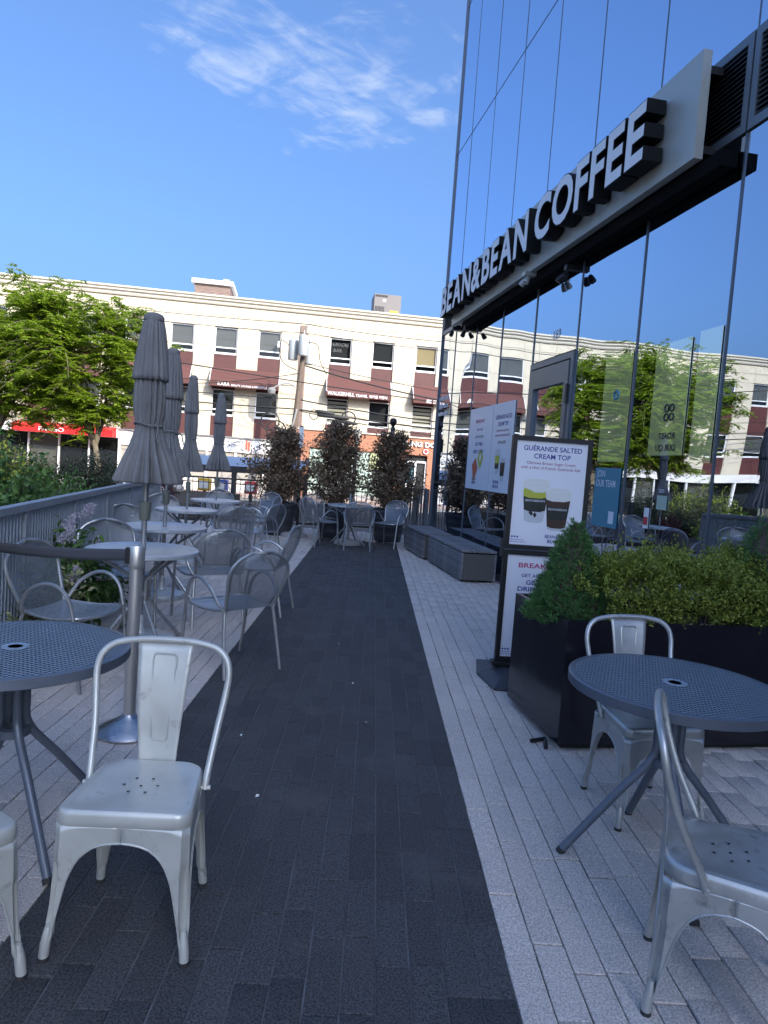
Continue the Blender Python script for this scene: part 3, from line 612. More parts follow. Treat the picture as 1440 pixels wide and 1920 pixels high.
# ================================================================= FAR BUILDING
BK = .125; BA = math.atan(BK)
def far_building():
    B = empty('stucco_building', (0, 36, -.36), BA, 'cream three storey building with maroon window panels across the street', 'building')
    def part(mb, n, mt, par=None, **k): return mb.build(n, mt, par or B, **k)
    Z = .36                                  # local z = world z + Z
    wins = [-2.78, -.57, 1.73, -6.4, -8.58, -10.72, -12.9, -15.1, -17.3, -19.5, -21.7, -23.9, -26.1, -28.3]; W = 1.12
    U0, U1 = -30.0, 3.02
    xs = sorted({U0, U1, *wins, *[w+W for w in wins], -4.5})
    zs = [3.17, 3.95, 4.82, 5.9, 6.95, 7.9, 8.45, 8.95]; zs = [z+Z for z in zs]
    cube = MB().box((0, 0, 0), (1, 1, 1)).build('wall_panel', 'stucco', B); n = 0
    lowtop = {}
    for a, b in zip(xs[:-1], xs[1:]):
        isw = any(abs(a-w) < 1e-3 for w in wins)
        for k, (z0, z1) in enumerate(zip(zs[:-1], zs[1:])):
            if isw and zs[0] <= z0 and z1 <= 7.9+Z+1e-6: continue
            lo = z0
            if k == 0 and b <= -4.4: lo = 2.42+Z
            o = cube if n == 0 else cube.copy()
            if n: COL.objects.link(o); o.parent = B
            n += 1
            o.location = ((a+b)/2, .11, (lo+z1)/2); o.scale = (b-a-.022, .2, z1-lo-.022)
    # backing behind the joints (with window holes left open: strips between windows)
    m = MB()
    for a, b in zip(xs[:-1], xs[1:]):
        if any(abs(a-w) < 1e-3 for w in wins): m.bb(a-.02, b+.02, .06, .19, 7.9+Z+.02, 8.95+Z)
        else: m.bb(a+.0, b-.0, .03, .19, 2.45+Z, 8.95+Z)
    part(m, 'wall_backing', 'joint')
    part(MB().bb(U0, U1-.05, .9, 12, 0, 8.9+Z), 'building_mass', 'room')
    part(MB().bb(U0, U1, .2, 12, 9.02+Z, 9.1+Z), 'roof', 'roofwhite')
    part(MB().bb(U1-.03, U1, .2, 12, 0, 9.0+Z), 'side_wall', 'stucco')
    # cornice
    pf = [(.2, 8.96), (-.06, 8.96), (-.1, 9.03), (-.1, 9.1), (-.2, 9.17), (-.2, 9.24), (-.28, 9.3), (-.28, 9.38), (.2, 9.38)]
    m = MB(); P = [(U, y, z+Z) for U in (U0, U1+.02) for y, z in pf]; k = len(pf); m.add(P, [[i, (i+1) % k, k+(i+1) % k, k+i] for i in range(k)]+[list(range(k)), [k+i for i in range(k)][::-1]])
    part(m, 'cornice', 'cornice')
    # windows
    rng = random.Random(5)
    def window(u, z0, z1, zp, tag_, sash):
        e = MB(); e.bb(u, u+.05, .1, .17, z0, z1); e.bb(u+W-.05, u+W, .1, .17, z0, z1); e.bb(u+.05, u+W-.05, .1, .17, z1-.04, z1); e.bb(u+.05, u+W-.05, .08, .18, z0, z0+.1); e.bb(u+.05, u+W-.05, .1, .17, sash, sash+.06)
        w = part(e, 'window', 'winframe')
        mb = MB().add([(u+.05, .15, z0+.1), (u+W-.05, .15, z0+.1), (u+W-.05, .15, z1-.04), (u+.05, .15, z1-.04)], [[0, 1, 2, 3]]); part(mb, 'pane', 'winglass', w)
        if tag_ == 'slat':
            q = MB()
            for k in range(6): q.bb(u+.06, u+W-.06, .2, .215, z0+.12+k*.19, z0+.12+k*.19+.13)
            part(q, 'blind', 'slat', w)
        elif tag_: part(MB().bb(u+.05, u+W-.05, .2, .22, (sash if tag_ != 'blind_full' else z0+.1), z1-.04), 'blind', {'blind_full': 'blind'}.get(tag_, tag_), w)
        part(MB().bb(u, u+W, .36, .4, z0, z1), 'room_behind', 'room', w)
        part(MB().bb(u-.015, u+W+.015, .07, .19, zp, z0-.005), 'spandrel_panel', 'maroon', w)
        return w
    for i, u in enumerate(wins):
        up = {0: None, 1: 'room', 2: 'blindtan'}.get(i, 'blind')
        w = window(u, 6.55+Z, 7.88+Z, 4.83+Z, up, 6.86+Z)
        if i == 0:   # neon sign in the window, unlit
            part(MB().text('KARAOKE', (u+W/2, .13, 7.5+Z), (1, 0, 0), (0, 0, 1), .2, w=.82, off=-.028), 'neon_tubes', 'greymetal', w)
            part(MB().text('BAR', (u+.42, .13, 7.2+Z), (1, 0, 0), (0, 0, 1), .18, off=-.028), 'neon_tubes', 'greymetal', w)
        zp = 3.17+Z if i < 3 else 2.42+Z
        window(u, 3.46+Z, 4.8+Z, zp, {0: 'slat', 2: 'slat', 1: None, 3: 'room', 4: None}.get(i, 'blind' if i % 2 else None), 3.75+Z)
        for zz in (zp,): pass
    # brick ground floor, right
    m = MB(); m.bb(-4.45, -3.5, 0, .19, 0, 3.1+Z); m.bb(-3.5, U1, 0, .19, 2.2+Z, 3.1+Z); m.bb(.72, 1.55, 0.0, .19, 0, 2.2+Z); m.bb(2.75, U1, 0, .19, 0, 2.2+Z)
    part(m, 'brick_wall', 'brick'); part(MB().bb(-4.5, U1+.03, -.08, .2, 3.1+Z, 3.165+Z), 'ledge', 'cornice')
    for c in range(4):
        for r_ in range(5):
            a = -3.5+c*1.055; z = .25+r_*.462
            part(MB().bb(a+.02, a+1.035, .1, .13, z, z+.44), 'shop_pane', 'shopyellow' if c == 3 and r_ > 2 else 'shopgreen')
    part(MB().bb(-3.5, .72, .14, .18, 0, 2.56), 'shop_frame', 'greymetal'); part(MB().bb(-3.5, .72, .05, .139, 0, .24), 'sill', 'concrete')
    m = MB(); m.bb(1.55, 2.75, .1, .16, 2.16, 2.26); m.bb(1.55, 1.63, .1, .16, 0, 2.16); m.bb(2.67, 2.75, .1, .16, 0, 2.16); m.bb(2.1, 2.2, .1, .16, 0, 2.16)
    dr = part(m, 'door', 'winframe'); part(MB().bb(1.55, 2.75, .2, .22, 0, 2.56), 'door_glass', 'room', dr); part(MB().bb(1.6, 2.05, .17, .19, 1.0, 1.9), 'curtain', 'teal', dr); part(MB().bb(1.55, 1.95, .08, .095, .62, 1.1), 'notice', 'white', dr)
    part(MB().text('KYUNG DO', (1.05, -.06, 2.66+Z), (1, 0, 0), (0, 0, 1), .25, w=2.1, align='L', off=.025, ext=.12), 'raised_lettering', 'signwhite')
    mm = MB(); mm.lathe([(0, 0), (.16, 0), (.16, .05), (0, .05)], 20); c = part(mm, 'round_sign', 'boxred'); c.rotation_euler = (R(90), 0, 0); c.location = (2.62, -.005, 2.42+Z)
    mm = MB().tube([(2.62+.12*math.cos(t*.3927), -.07, 2.42+Z+.12*math.sin(t*.3927)) for t in range(16)], .022, 6, True); part(mm, 'round_sign_ring', 'white')
    # white shop, middle left
    m = MB(); m.bb(-13.0, -4.45, .02, .19, 1.65+Z, 2.4+Z); part(m, 'shop_fascia', 'roofwhite')
    part(MB().bb(-13, -4.45, -.05, .2, 2.37+Z, 2.44+Z), 'ledge', 'greymetal')
    part(MB().bb(-8.2, -6.8, -.02, .02, 1.68+Z, 2.32+Z), 'shop_sign', 'white')
    m = MB(); m.text('KADA DANCE', (-7.45, -.025, 2.13+Z), (1, 0, 0), (0, 0, 1), .13, w=1.2, off=.015); m.text('CENTER', (-7.45, -.025, 1.94+Z), (1, 0, 0), (0, 0, 1), .13, w=.68, off=.015); part(m, 'sign_lettering', 'ink')
    m = MB(); m.bb(-6.75, -6.66, -.03, .0, 1.85+Z, 2.3+Z); m.bb(-6.62, -6.53, -.03, .0, 1.8+Z, 2.25+Z); part(m, 'sign_emblem', 'salmon')
    part(MB().bb(-6.45, -4.5, -.02, .02, 1.72+Z, 2.3+Z), 'shop_sign', 'white'); part(MB().text('A', (-4.95, -.025, 1.86+Z), (1, 0, 0), (0, 0, 1), .28, off=.01), 'sign_lettering', 'ink')
    for k in range(6):
        a = -13+k*1.425
        m = MB(); m.bb(a, a+.12, .02, .19, .0, 1.64+Z); m.bb(a+.12, a+1.425, .02, .19, 0, .5); m.bb(a+.12, a+1.425, -.03, .19, .5, .58); f = part(m, 'shop_window', 'roofwhite')
        part(MB().bb(a+.12, a+1.425, .1, .12, .58, 1.64+Z), 'pane', 'shopgrey', f)
    # shop with the red awning, left
    m = MB(); m.bb(-30, -13, .02, .19, 1.95+Z, 2.44+Z); part(m, 'shop_fascia', 'roofwhite')
    for k in range(12):
        a = -30+k*1.417
        m = MB(); m.bb(a, a+.07, .02, .19, 0, 1.94+Z); f = part(m, 'shop_mullion', 'winframe'); part(MB().bb(a+.07, a+1.417, .12, .14, 0, 1.94+Z), 'pane', 'winglass', f)
        part(MB().bb(a+.07, a+1.417, .3, .32, 0, 1.94+Z), 'room_behind', 'shopgrey' if k % 3 == 0 else 'room', f)
    m = MB(); P = [(-17.7, 0.01, 2.46+Z), (-13.1, 0.01, 2.46+Z), (-13.1, -.8, 2.3+Z), (-17.7, -.8, 2.3+Z), (-13.1, -.8, 1.96+Z), (-17.7, -.8, 1.96+Z), (-13.1, .01, 1.98+Z), (-17.7, .01, 1.98+Z)]
    m.add(P, [[0, 3, 2, 1], [3, 5, 4, 2], [5, 7, 6, 4], [0, 7, 5, 3], [1, 2, 4, 6]]); part(m, 'red_awning', 'red')
    part(MB().text('FARGO', (-15.9, -.812, 2.04+Z), (1, 0, 0), (0, 0, 1), .2, w=1.15, off=.02), 'awning_lettering', 'white')
    # maroon awnings
    def awning(u0, u1, words):
        m = MB(); o_ = .62; zt, zb, zv = 5.86+Z, 5.1+Z, 4.88+Z
        P = [(u0, 0, zt), (u1, 0, zt), (u1, -o_, zb), (u0, -o_, zb), (u1, -o_, zv), (u0, -o_, zv), (u1, 0, zv), (u0, 0, zv)]
        m.add(P, [[0, 3, 2, 1], [3, 5, 4, 2], [0, 7, 5, 3], [1, 2, 4, 6]]); a = part(m, 'awning', 'awn')
        for u in (u0, u1): part(MB().tube([(u, -.005, zt), (u, -o_-.005, zb)], .022, 6), 'awning_rod', 'winframe', a)
        for t, x, h, w in words: part(MB().text(t, (u0+x, -o_-.008, zv+.05), (1, 0, 0), (0, 0, 1), h, w=w, align='L', off=.014), 'awning_lettering', 'white', a)
    awning(-8.66, -5.25, [('KARA', .42, .17, .58), ('BEAUTY LOUNGE & MEN STYLE', 1.08, .1, 1.75)])
    awning(-2.85, .5, [('WALKERHILL', .06, .19, 1.38), ('TRAVEL', 1.5, .14, .62), ('워커힐 여행사', 2.2, .13, .95)])
    awning(1.66, 5.0, [('SH', 1.0, .16, .3)]) if False else awning(1.66, U1+.1, [('SH', 1.05, .16, .26)])
    part(MB().bb(2.35, 2.6, -.632, -.625, 4.93+Z, 5.09+Z), 'awning_emblem', 'white')
    awning(-13.0, -9.6, []); awning(-17.4, -14.0, [])
    # pier, roof pieces
    part(MB().bb(-4.33, -3.98, -.06, .01, 3.17+Z, 8.35+Z), 'brick_pier', 'brickb')
    ph = part(MB().bb(-9.85, -8.05, 1.2, 3.6, 9.1+Z, 10.2+Z), 'penthouse', 'brickb'); part(MB().bb(-10.0, -7.9, 1.05, 3.75, 10.2+Z, 10.42+Z), 'coping', 'roofwhite', ph); part(MB().bb(-8.5, -8.15, 1.6, 1.95, 10.42+Z, 10.65+Z), 'vent', 'greymetal', ph)
    ac = part(MB().bb(-.55, .88, 1.0, 2.4, 9.55+Z, 10.6+Z), 'air_conditioner', 'ac'); part(MB().bb(-.53, .86, 1.05, 2.3, 9.1+Z, 9.55+Z), 'curb', 'roofwhite', ac)
    for k in range(7): part(MB().bb(-.5+k*.075, -.455+k*.075, .985, .999, 9.68+Z, 9.95+Z), 'vent_slot', 'black', ac)
    part(MB().bb(-.5, .15, .985, .999, 10.45+Z, 10.55+Z), 'vent_slot', 'black', ac)
    part(MB().bb(-.1, .06, .98, .998, 10.2+Z, 10.34+Z), 'label_plate', 'white', ac); part(MB().bb(.3, .75, .98, .998, 9.66+Z, 9.78+Z), 'warning_plate', 'boxyellow', ac)
    sc = part(MB().box((-5.38, -.18, 7.25+Z), (.1, .26, .3)), 'wall_lamp', 'white')
far_building()

# ================================================================= STREET FURNITURE
def utility_pole():
    e = empty('utility_pole', (-3.95, 32, -.36), 0, 'weathered wooden utility pole with transformers in front of the cream building', 'pole')
    P = lambda mb, n, mt, par=None: mb.build(n, mt, par or e, smooth=True)
    P(MB().tube([(0, 0, 0), (.05, 0, 3), (.22, 0, 6), (.34, 0, 7.7)], [.17, .15, .13, .11], 12), 'pole_shaft', 'pole')
    for x, y, z, r in ((-.22, .1, 6.55, .23), (.28, -.32, 6.72, .23), (.52, .16, 6.4, .2)):
        c = MB(); c.lathe([(0, 0), (r*.9, 0), (r, .05), (r, .85), (r*.96, .9), (r*.5, .96), (0, .97)], 18, (x, y, z-.1)); o = P(c, 'transformer', 'can')
        P(MB().tube([(x, y, z+.85), (x, y, z+1.06)], [.05, .03], 8), 'bushing', 'greymetal', o)
        P(MB().tube([(x*.7, y*.7, z+.3), (.15, 0, z+.3)], .04, 6), 'bracket', 'greymetal', o)
    P(MB().tube([(.34, 0, 7.7), (.34, 0, 8.1)], .025, 6), 'insulator', 'greymetal')
    P(MB().tube(spline([(.2, -.05, 5.1), (-.3, -.1, 5.35), (-.8, -.2, 5.2), (-1.0, -.25, 5.02)]), .035, 8), 'lamp_arm', 'greymetal')
    h = MB(); h.lathe([(0, -.22), (.16, -.16), (.2, 0), (.12, .1), (0, .14)], 14, (-1.05, -.25, 4.98)); P(h, 'lamp_head', 'greymetal')
    P(MB().tube(spline([(-.2, 0, 6.9), (-.75, -.1, 7.3), (-.8, 0, 6.6), (-.5, 0, 6.2), (0, 0, 6.0)]), .018, 6), 'drop_cable', 'wire')
    P(MB().tube(spline([(.45, 0, 7.3), (.9, 0, 7.2), (1.05, 0, 6.5), (1.4, 0, 5.9)]), .018, 6), 'drop_cable', 'wire')
    for cx, cz, r in ((-1.05, 3.55, .42), (-.75, 3.15, .45)): P(MB().tube([(cx+r*math.cos(t*.2618), -.2, cz+r*math.sin(t*.2618)) for t in range(24)], .03, 6, True), 'cable_coil', 'wire')
    P(MB().tube(spline([(.14, -.2, 4.2), (0, -.22, 3.4), (-.22, -.2, 2.2), (-.25, -.2, .3)]), .05, 8), 'riser_conduit', 'greymetal')
    for x0, x1, z, r in ((1.1, 2.6, 4.0, .09), (1.0, 1.9, 4.15, .1), (1.8, 3.0, 3.78, .07)): P(MB().tube([(x0, -.2, z), (x0+.1, -.2, z), (x1-.1, -.2, z-.06), (x1, -.2, z-.06)], [r*.5, r, r, r*.5], 8), 'splice_case', 'wire')
    P(MB().tube([(2.55+.32*math.cos(t*.2618), -.2, 3.95+.3*math.sin(t*.2618)) for t in range(24)], .03, 6, True), 'cable_coil', 'wire')
    P(MB().tube([(.95+.2*math.cos(t*.3), -.2, 4.0+.22*math.sin(t*.3)) for t in range(21)], .02, 6, True), 'cable_coil', 'wire')
utility_pole()
def wires():
    W = [((-30, 33, 9.1), (-3.6, 32, 7.75), .3, .012), ((-3.6, 32, 7.75), (9, 31, 7.4), .25, .012), ((-30, 33, 8.6), (-3.6, 32, 7.35), .3, .01), ((-3.6, 32, 7.35), (9, 31, 6.9), .2, .01),
         ((-30, 32, 5.1), (-3.8, 32, 4.3), .25, .018), ((-3.8, 32, 4.3), (9, 31, 3.6), .25, .022), ((-30, 32, 4.8), (-3.8, 32, 3.85), .3, .022), ((-3.8, 32, 3.85), (9, 31, 3.3), .2, .028), ((-3.8, 32, 3.8), (9, 31, 2.9), .3, .016),
         ((-3.7, 32, 5.9), (9, 31, 4.3), .4, .025), ((-3.7, 32, 6.0), (9, 31, 4.6), .2, .012), ((-30, 27, 7.6), (10, 27, 3.7), .5, .016), ((-3.8, 32, 5.5), (-14, 35, 4.9), .35, .014), ((-30, 32, 3.9), (-3.8, 32, 3.6), .3, .014), ((-3.8, 32, 4.9), (-30, 30, 5.6), .3, .012)]
    for i, (a, b, sag, r) in enumerate(W):
        a, b = Vector(a), Vector(b); pts = [a.lerp(b, t/16)-Vector((0, 0, sag*4*(t/16)*(1-t/16))) for t in range(17)]
        o = MB().tube(pts, r*1.35, 5).build('overhead_wire', 'wire'); tag(o, 'thin black overhead wire strung along the street', 'wire', 'overhead wires along the street')
wires()
def lamp_post():
    e = empty('street_lamp', (-.9, 30, -.5), 0, 'dark street lamp with a tulip shaped lantern behind the copper shrubs', 'lamp')
    MB().lathe([(0, 0), (.16, 0), (.16, .3), (.09, .5), (.07, 2.7), (.06, 2.75), (.1, 2.82), (.05, 2.9)], 14).build('post', 'blackmetal', e, smooth=True)
    MB().lathe([(.08, 2.9), (.1, 2.96), (.19, 3.38), (.16, 3.4), (.0, 3.42)], 14).build('lantern', 'lampglass', e, smooth=True)
    m = MB(); m.lathe([(.21, 3.385), (.22, 3.42), (.1, 3.5), (0, 3.52)], 14); m.build('lantern_cap', 'greymetal', e, smooth=True)
    for k in range(4):
        a = k*1.5708+.4; MB().tube([(.1*math.cos(a), .1*math.sin(a), 2.92), (.2*math.cos(a), .2*math.sin(a), 3.4)], .012, 5).build('lantern_rib', 'blackmetal', e)
lamp_post()
def shelter():
    e = empty('dining_shelter', (-5.4, 24, -.5), 0, 'low street shelter with pale blue roof and black fascia behind the umbrellas', 'shelter')
    m = MB(); P = [(-2.2, 0, 1.58), (2.85, 0, 1.66), (2.85, 2.6, 2.0), (-2.2, 2.6, 1.92), (-2.2, 0, 1.54), (2.85, 0, 1.62), (2.85, 2.6, 1.96), (-2.2, 2.6, 1.88)]
    m.add(P, [[0, 1, 2, 3], [7, 6, 5, 4], [0, 4, 5, 1], [1, 5, 6, 2], [2, 6, 7, 3], [3, 7, 4, 0]]); m.build('roof', 'bluecanopy', e)
    m = MB(); P = [(-2.2, -.01, 1.36), (2.85, -.01, 1.44), (2.85, .06, 1.44), (-2.2, .06, 1.36), (-2.2, -.01, 1.585), (2.85, -.01, 1.665), (2.85, .06, 1.665), (-2.2, .06, 1.585)]
    m.add(P, [[3, 2, 1, 0], [4, 5, 6, 7], [0, 1, 5, 4], [1, 2, 6, 5], [2, 3, 7, 6], [3, 0, 4, 7]]); m.build('fascia', 'blackmetal', e)
    for x, y in ((.47, .1), (2.74, .1), (-2.1, .1), (2.74, 2.5), (-2.1, 2.5)): MB().bb(x-.08, x+.08, y-.08, y+.08, 0, 1.5).build('post', 'blackmetal', e)
    MB().bb(-2.1, -1.2, -.3, 0, 1.2, 1.45).build('banner', 'boxblue', e)
shelter()
for x, mt, nm in ((-6.95, 'boxyellow', 'yellow'), (-6.25, 'boxblue', 'blue'), (-5.05, 'boxred', 'red'), (-4.6, 'boxred', None)):
    if nm is None: continue
    e = empty('newspaper_box', (x, 28.2, -.72), 0, f'{nm} newspaper box on the street below the shelter fascia', 'newspaper box', 'newspaper boxes')
    MB().box((0, 0, .95), (.48, .4, .5), bev=.03).build('box', mt, e); MB().bb(-.18, .18, -.215, -.195, .8, 1.1).build('window', 'white', e); MB().bb(-.06, .06, -.06, .06, 0, .7).build('pedestal', 'blackmetal', e); MB().bb(-.2, .2, -.18, .18, 0, .04).build('foot', 'blackmetal', e)
def sign_post():
    e = empty('street_sign', (-2.55, 22.0, -.5), 0, 'slim wooden post with a white street sign seen beside the left copper shrub', 'sign')
    MB().tube([(0, 0, 0), (.12, 0, 3.1)], .055, 8).build('post', 'pole', e); MB().bb(.04, .2, -.08, -.06, 2.4, 3.05).build('sign_plate', 'white', e)
sign_post()
def finial_post():
    e = empty('banner_post', (.33, 15.35, -.5), 0, 'black post with a ball finial rising behind the right copper shrub', 'post')
    MB().bb(-.06, .06, -.06, .06, 0, 2.72).build('post', 'blackmetal', e); MB().bb(-.09, -.06, -.09, .09, 2.4, 2.7).build('bracket', 'blackmetal', e)
    MB().lathe([(.05, 2.72), (.05, 2.86), (.03, 2.9), (.06, 2.94), (.085, 3.0), (.06, 3.07), (0, 3.09)], 14).build('finial', 'blackmetal', e, smooth=True)
finial_post()

# ================================================================= FENCES
def left_fence():
    e = empty('slatted_fence', (lx(6), 6, 0), 0, 'blue grey metal fence of narrow upright slats along the left planting', 'fence'); inv = Matrix.Translation(-e.location)
    a = Vector((lx(2.2), 2.2, 0)); b = Vector((lx(11.2), 11.2, 0)); d = (b-a).normalized(); nrm = Vector((d.y, -d.x, 0)); Ln = (b-a).length
    rz = math.atan2(d.y, d.x)-math.pi/2; rot = Matrix.Rotation(rz, 3, 'Z')
    def part(mb, n): 
        o = mb.build(n, 'fence'); o.parent = e; o.matrix_parent_inverse = inv; return o
    part(MB().box((a+b)/2+Vector((0, 0, 1.04)), (.07, Ln, .05), rot), 'top_rail'); part(MB().box((a+b)/2+Vector((0, 0, .12)), (.035, Ln, .04), rot), 'bottom_rail')
    sl = MB().box((0, 0, 0), (.018, .03, .9)).build('slat', 'fence'); k = 0; x = .06
    while x < Ln:
        o = sl if k == 0 else sl.copy()
        if k: COL.objects.link(o)
        o.parent = e; p = a+d*x-e.location; o.location = (p.x, p.y, .565); o.rotation_euler = (0, 0, rz+random.uniform(-.03, .03)); k += 1; x += .062
    for t in range(8):
        p = a+d*min(Ln, t*1.3); part(MB().box(p+Vector((0, 0, .5)), (.055, .06, 1.02), rot), 'post')
left_fence()
def far_fence():
    fy = lambda x: 15.0+.165*(x+.5)
    e = empty('railing', (-1.6, 14.8, 0), 0, 'black metal railing with thin bars at the far end of the terrace', 'railing'); inv = Matrix.Translation(-e.location)
    def part(mb, n, mt, par=None):
        o = mb.build(n, mt); o.parent = par or e
        if par is None: o.matrix_parent_inverse = inv
        return o
    X0, X1 = -4.3, 1.0
    for z, h in ((1.0, .05), (.13, .05), (.9, .03)):
        part(MB().tube([(X0, fy(X0), z), (X1, fy(X1), z)], h/2, 4), 'rail', 'blackmetal')
    b = MB().tube([(0, 0, .13), (0, 0, 1.0)], .008, 6).build('bar', 'bar'); x = X0+.05; k = 0
    while x < X1:
        o = b if k == 0 else b.copy()
        if k: COL.objects.link(o)
        o.parent = e; o.location = (x-e.location.x, fy(x)-e.location.y, 0); k += 1; x += .108
    for x in (-4.25, -1.62, .98): part(MB().box((x, fy(x), .53), (.09, .09, 1.1)), 'post', 'blackmetal')
    pn = MB(); y = lambda x: fy(x)-.03
    pl = part(MB().add([(-3.1, y(-3.1), .45), (-1.75, y(-1.75), .45), (-1.75, y(-1.75), .85), (-3.1, y(-3.1), .85)], [[0, 1, 2, 3]]), 'notice_panel', 'clear')
    m = MB(); rx = Vector((-1, -.165, 0)).normalized()
    m.text('POST NO', (-2.46, y(-2.46)-.006, .72), rx, (0, 0, 1), .075, w=.62, off=.006); m.text('HANDBILLS', (-2.46, y(-2.46)-.006, .6), rx, (0, 0, 1), .075, w=.8, off=.006); part(m, 'lettering', 'ink', pl)
far_fence()
def corner_gate():
    e = empty('slatted_gate', (.95, 14.55, 0), 0, 'short grey slatted gate beside the corner of the glass building', 'gate')
    sl = MB().box((0, 0, .58), (.045, .02, .92)).build('slat', 'fence', e)
    for k in range(1, 9):
        o = sl.copy(); COL.objects.link(o); o.parent = e; o.location = (-.32+k*.058, k*.005, 0); o.rotation_euler = (0, 0, .7)
    sl.location = (-.32, 0, 0); sl.rotation_euler = (0, 0, .7)
    MB().bb(-.36, .22, -.02, .03, 1.04, 1.08).build('top_rail', 'fence', e); MB().bb(-.36, .22, -.02, .03, .1, .14).build('bottom_rail', 'fence', e)
    for x in (.19,): MB().bb(x-.03, x+.05, -.03, .05, 0, 1.08).build('post', 'fence', e)
corner_gate()

# ================================================================= FURNITURE
def make_tolix(mat, label, name='metal_chair'):
    e = empty(name, label=label, cat='chair', group='sheet metal cafe chairs')
    def rr(hw_f, hw_b, hy, rad_f, rad_b, nseg=7):
        # rounded quadrilateral outline, front is -y; list of (x,y), ordered from middle of front, counterclockwise
        pts = []
        for sx, sy, hw, rad, a0 in ((1, -1, hw_f, rad_f, -90), (1, 1, hw_b, rad_b, 0), (-1, 1, hw_b, rad_b, 90), (-1, -1, hw_f, rad_f, 180)):
            cx, cy = sx*(hw-rad), sy*(hy-rad)
            for k in range(nseg+1):
                a = R(a0+90*k/nseg); pts.append((cx+rad*math.cos(a), cy+rad*math.sin(a)))
        return pts
    # seat pan
    m = MB(); rings = []
    def ring(sc, z, extra=0): return [(x*sc+0*extra, y*sc, z) for x, y in base]
    base = rr(.195, .17, .18, .045, .075)
    for sc, z in ((.05, .4405), (.45, .4415), (.8, .445), (.86, .4475), (.9, .4465), (.955, .4475), (.985, .443), (1.0, .434), (1.006, .42), (1.006, .403), (.998, .400), (.985, .402)):
        rings.append(ring(sc, z))
    n = len(base); V = [p for r_ in rings for p in r_]; F = [[i*n+j, i*n+(j+1) % n, (i+1)*n+(j+1) % n, (i+1)*n+j] for i in range(len(rings)-1) for j in range(n)]; F.append(list(range(n))[::-1])
    F = [f[::-1] for f in F]; m.add(V, F); seat = m.build('seat', mat, e, smooth=True)
    h = MB().lathe([(0, .0), (.0055, .0)], 10)
    hm = MB()
    for k in range(7):
        a = k*1.0472; x, y = (0, 0) if k == 6 else (.052*math.cos(a), .052*math.sin(a))
        hm = MB(); hm.add([(x+.005*math.cos(t*.6283), y+.005*math.sin(t*.6283), .4422+.0022*math.hypot(x, y)/.05) for t in range(10)], [list(range(10))]); hm.build('seat_hole', 'black', seat)
    # legs: sheet from the seat skirt down to the foot, arch cut between legs
    tz = [(0, .05), (.018, .05), (.026, .1), (.04, .19), (.05, .24), (.063, .28), (.083, .313), (.11, .337), (.15, .352), (.2, .356)]
    def zlow(t):
        for (a, za), (b, zb) in zip(tz[:-1], tz[1:]):
            if t <= b: return za+(zb-za)*((t-a)/(b-a) if b > a else 0)
        return tz[-1][1]
    for sx in (1, -1):
        for sy in (-1, 1):
            hw = .195 if sy < 0 else .17; foot = (sx*(.212 if sy < 0 else .185), sy*.2)
            cx, cy = sx*hw, sy*.18
            tl = [.165, .14, .115, .095, .08, .068, .058, .05, .043, .036, .03, .026, .022, .018, .013, .008, .004]; ts = [-hw]+[-x for x in tl]+[0]+tl[::-1]+[.18]
            cols = []; rows = 12
            for t in ts:
                lim = (hw if t < 0 else .18); tt = min(abs(t), lim); zl = zlow(abs(t)); col = []
                for k in range(rows+1):
                    z = .402+(zl-.402)*k/rows; s_ = (.402-z)/.402; sp = s_**1.4
                    ox, oy = cx+(foot[0]-cx)*sp*1.0, cy+(foot[1]-cy)*sp
                    rad = .03
                    # corner position rounded
                    if t < 0: x, y = ox-sx*tt, oy
                    else: x, y = ox+sx*(.1825-hw)*tt/.18, oy-sy*tt
                    u_ = abs(t)
                    if u_ < .022:
                        q = (.022-u_)*.55; x -= sx*q; y -= sy*q
                    if z < .29 and u_ < .024:
                        dpt = .009*min(1, (.29-z)/.03)*min(1, max(0, (z-.05)/.03)+.2)*(1 if u_ < .016 else .3); x -= sx*dpt; y -= sy*dpt
                    col.append((x, y, z))
                cols.append(col)
            m = MB().grid(cols)
            if sx*sy > 0: m.f = [f[::-1] for f in m.f]
            m.tube([c[-1] for c in cols], .0032, 6)
            leg = m.build('leg', mat, e, smooth=True)
            md = leg.modifiers.new('thickness', 'SOLIDIFY'); md.thickness = .0025; md.offset = -1
            fx_, fy_ = foot[0]-sx*.013, foot[1]-sy*.013
            f = MB().tube([(fx_-sx*.005, fy_-sy*.005, .1), (fx_-sx*.002, fy_-sy*.002, .07), (fx_, fy_, .05), (fx_+sx*.003, fy_+sy*.003, .012)], [.009, .0135, .015, .0145], 12).build('foot', mat, leg, smooth=True)
            MB().tube([(fx_+sx*.003, fy_+sy*.003, .013), (fx_+sx*.003, fy_+sy*.003, 0)], [.0155, .015], 12).build('rubber_cap', 'rubber', leg)
    # back loop and splat
    half = [(.186, .07, .405), (.19, .09, .46), (.203, .15, .58), (.218, .19, .69), (.222, .205, .75), (.21, .216, .797), (.175, .226, .829), (.12, .232, .843), (.05, .235, .849)]
    pts = spline([(-x, y, z) for x, y, z in half]+[(x, y, z) for x, y, z in half[::-1]], 5)
    MB().tube(pts, .0115, 12).build('back_frame', mat, e, smooth=True)
    for s_ in (-1, 1): MB().tube([(s_*.176, .07, .412), (s_*.205, .07, .412)], .008, 8).build('bolt', mat, e)
    g = []
    for k in range(15):
        t = k/14; z = .843+(.405-.843)*t; hw = .094-.034*t; y = .234-.055*t**.8-.012*math.sin(math.pi*t); g.append([(hw*(j/6-1), y+.004*(1-(j/6-1)**2), z) for j in range(13)])
    sp = MB().grid(g).build('back_splat', mat, e, smooth=True); md = sp.modifiers.new('thickness', 'SOLIDIFY'); md.thickness = .003
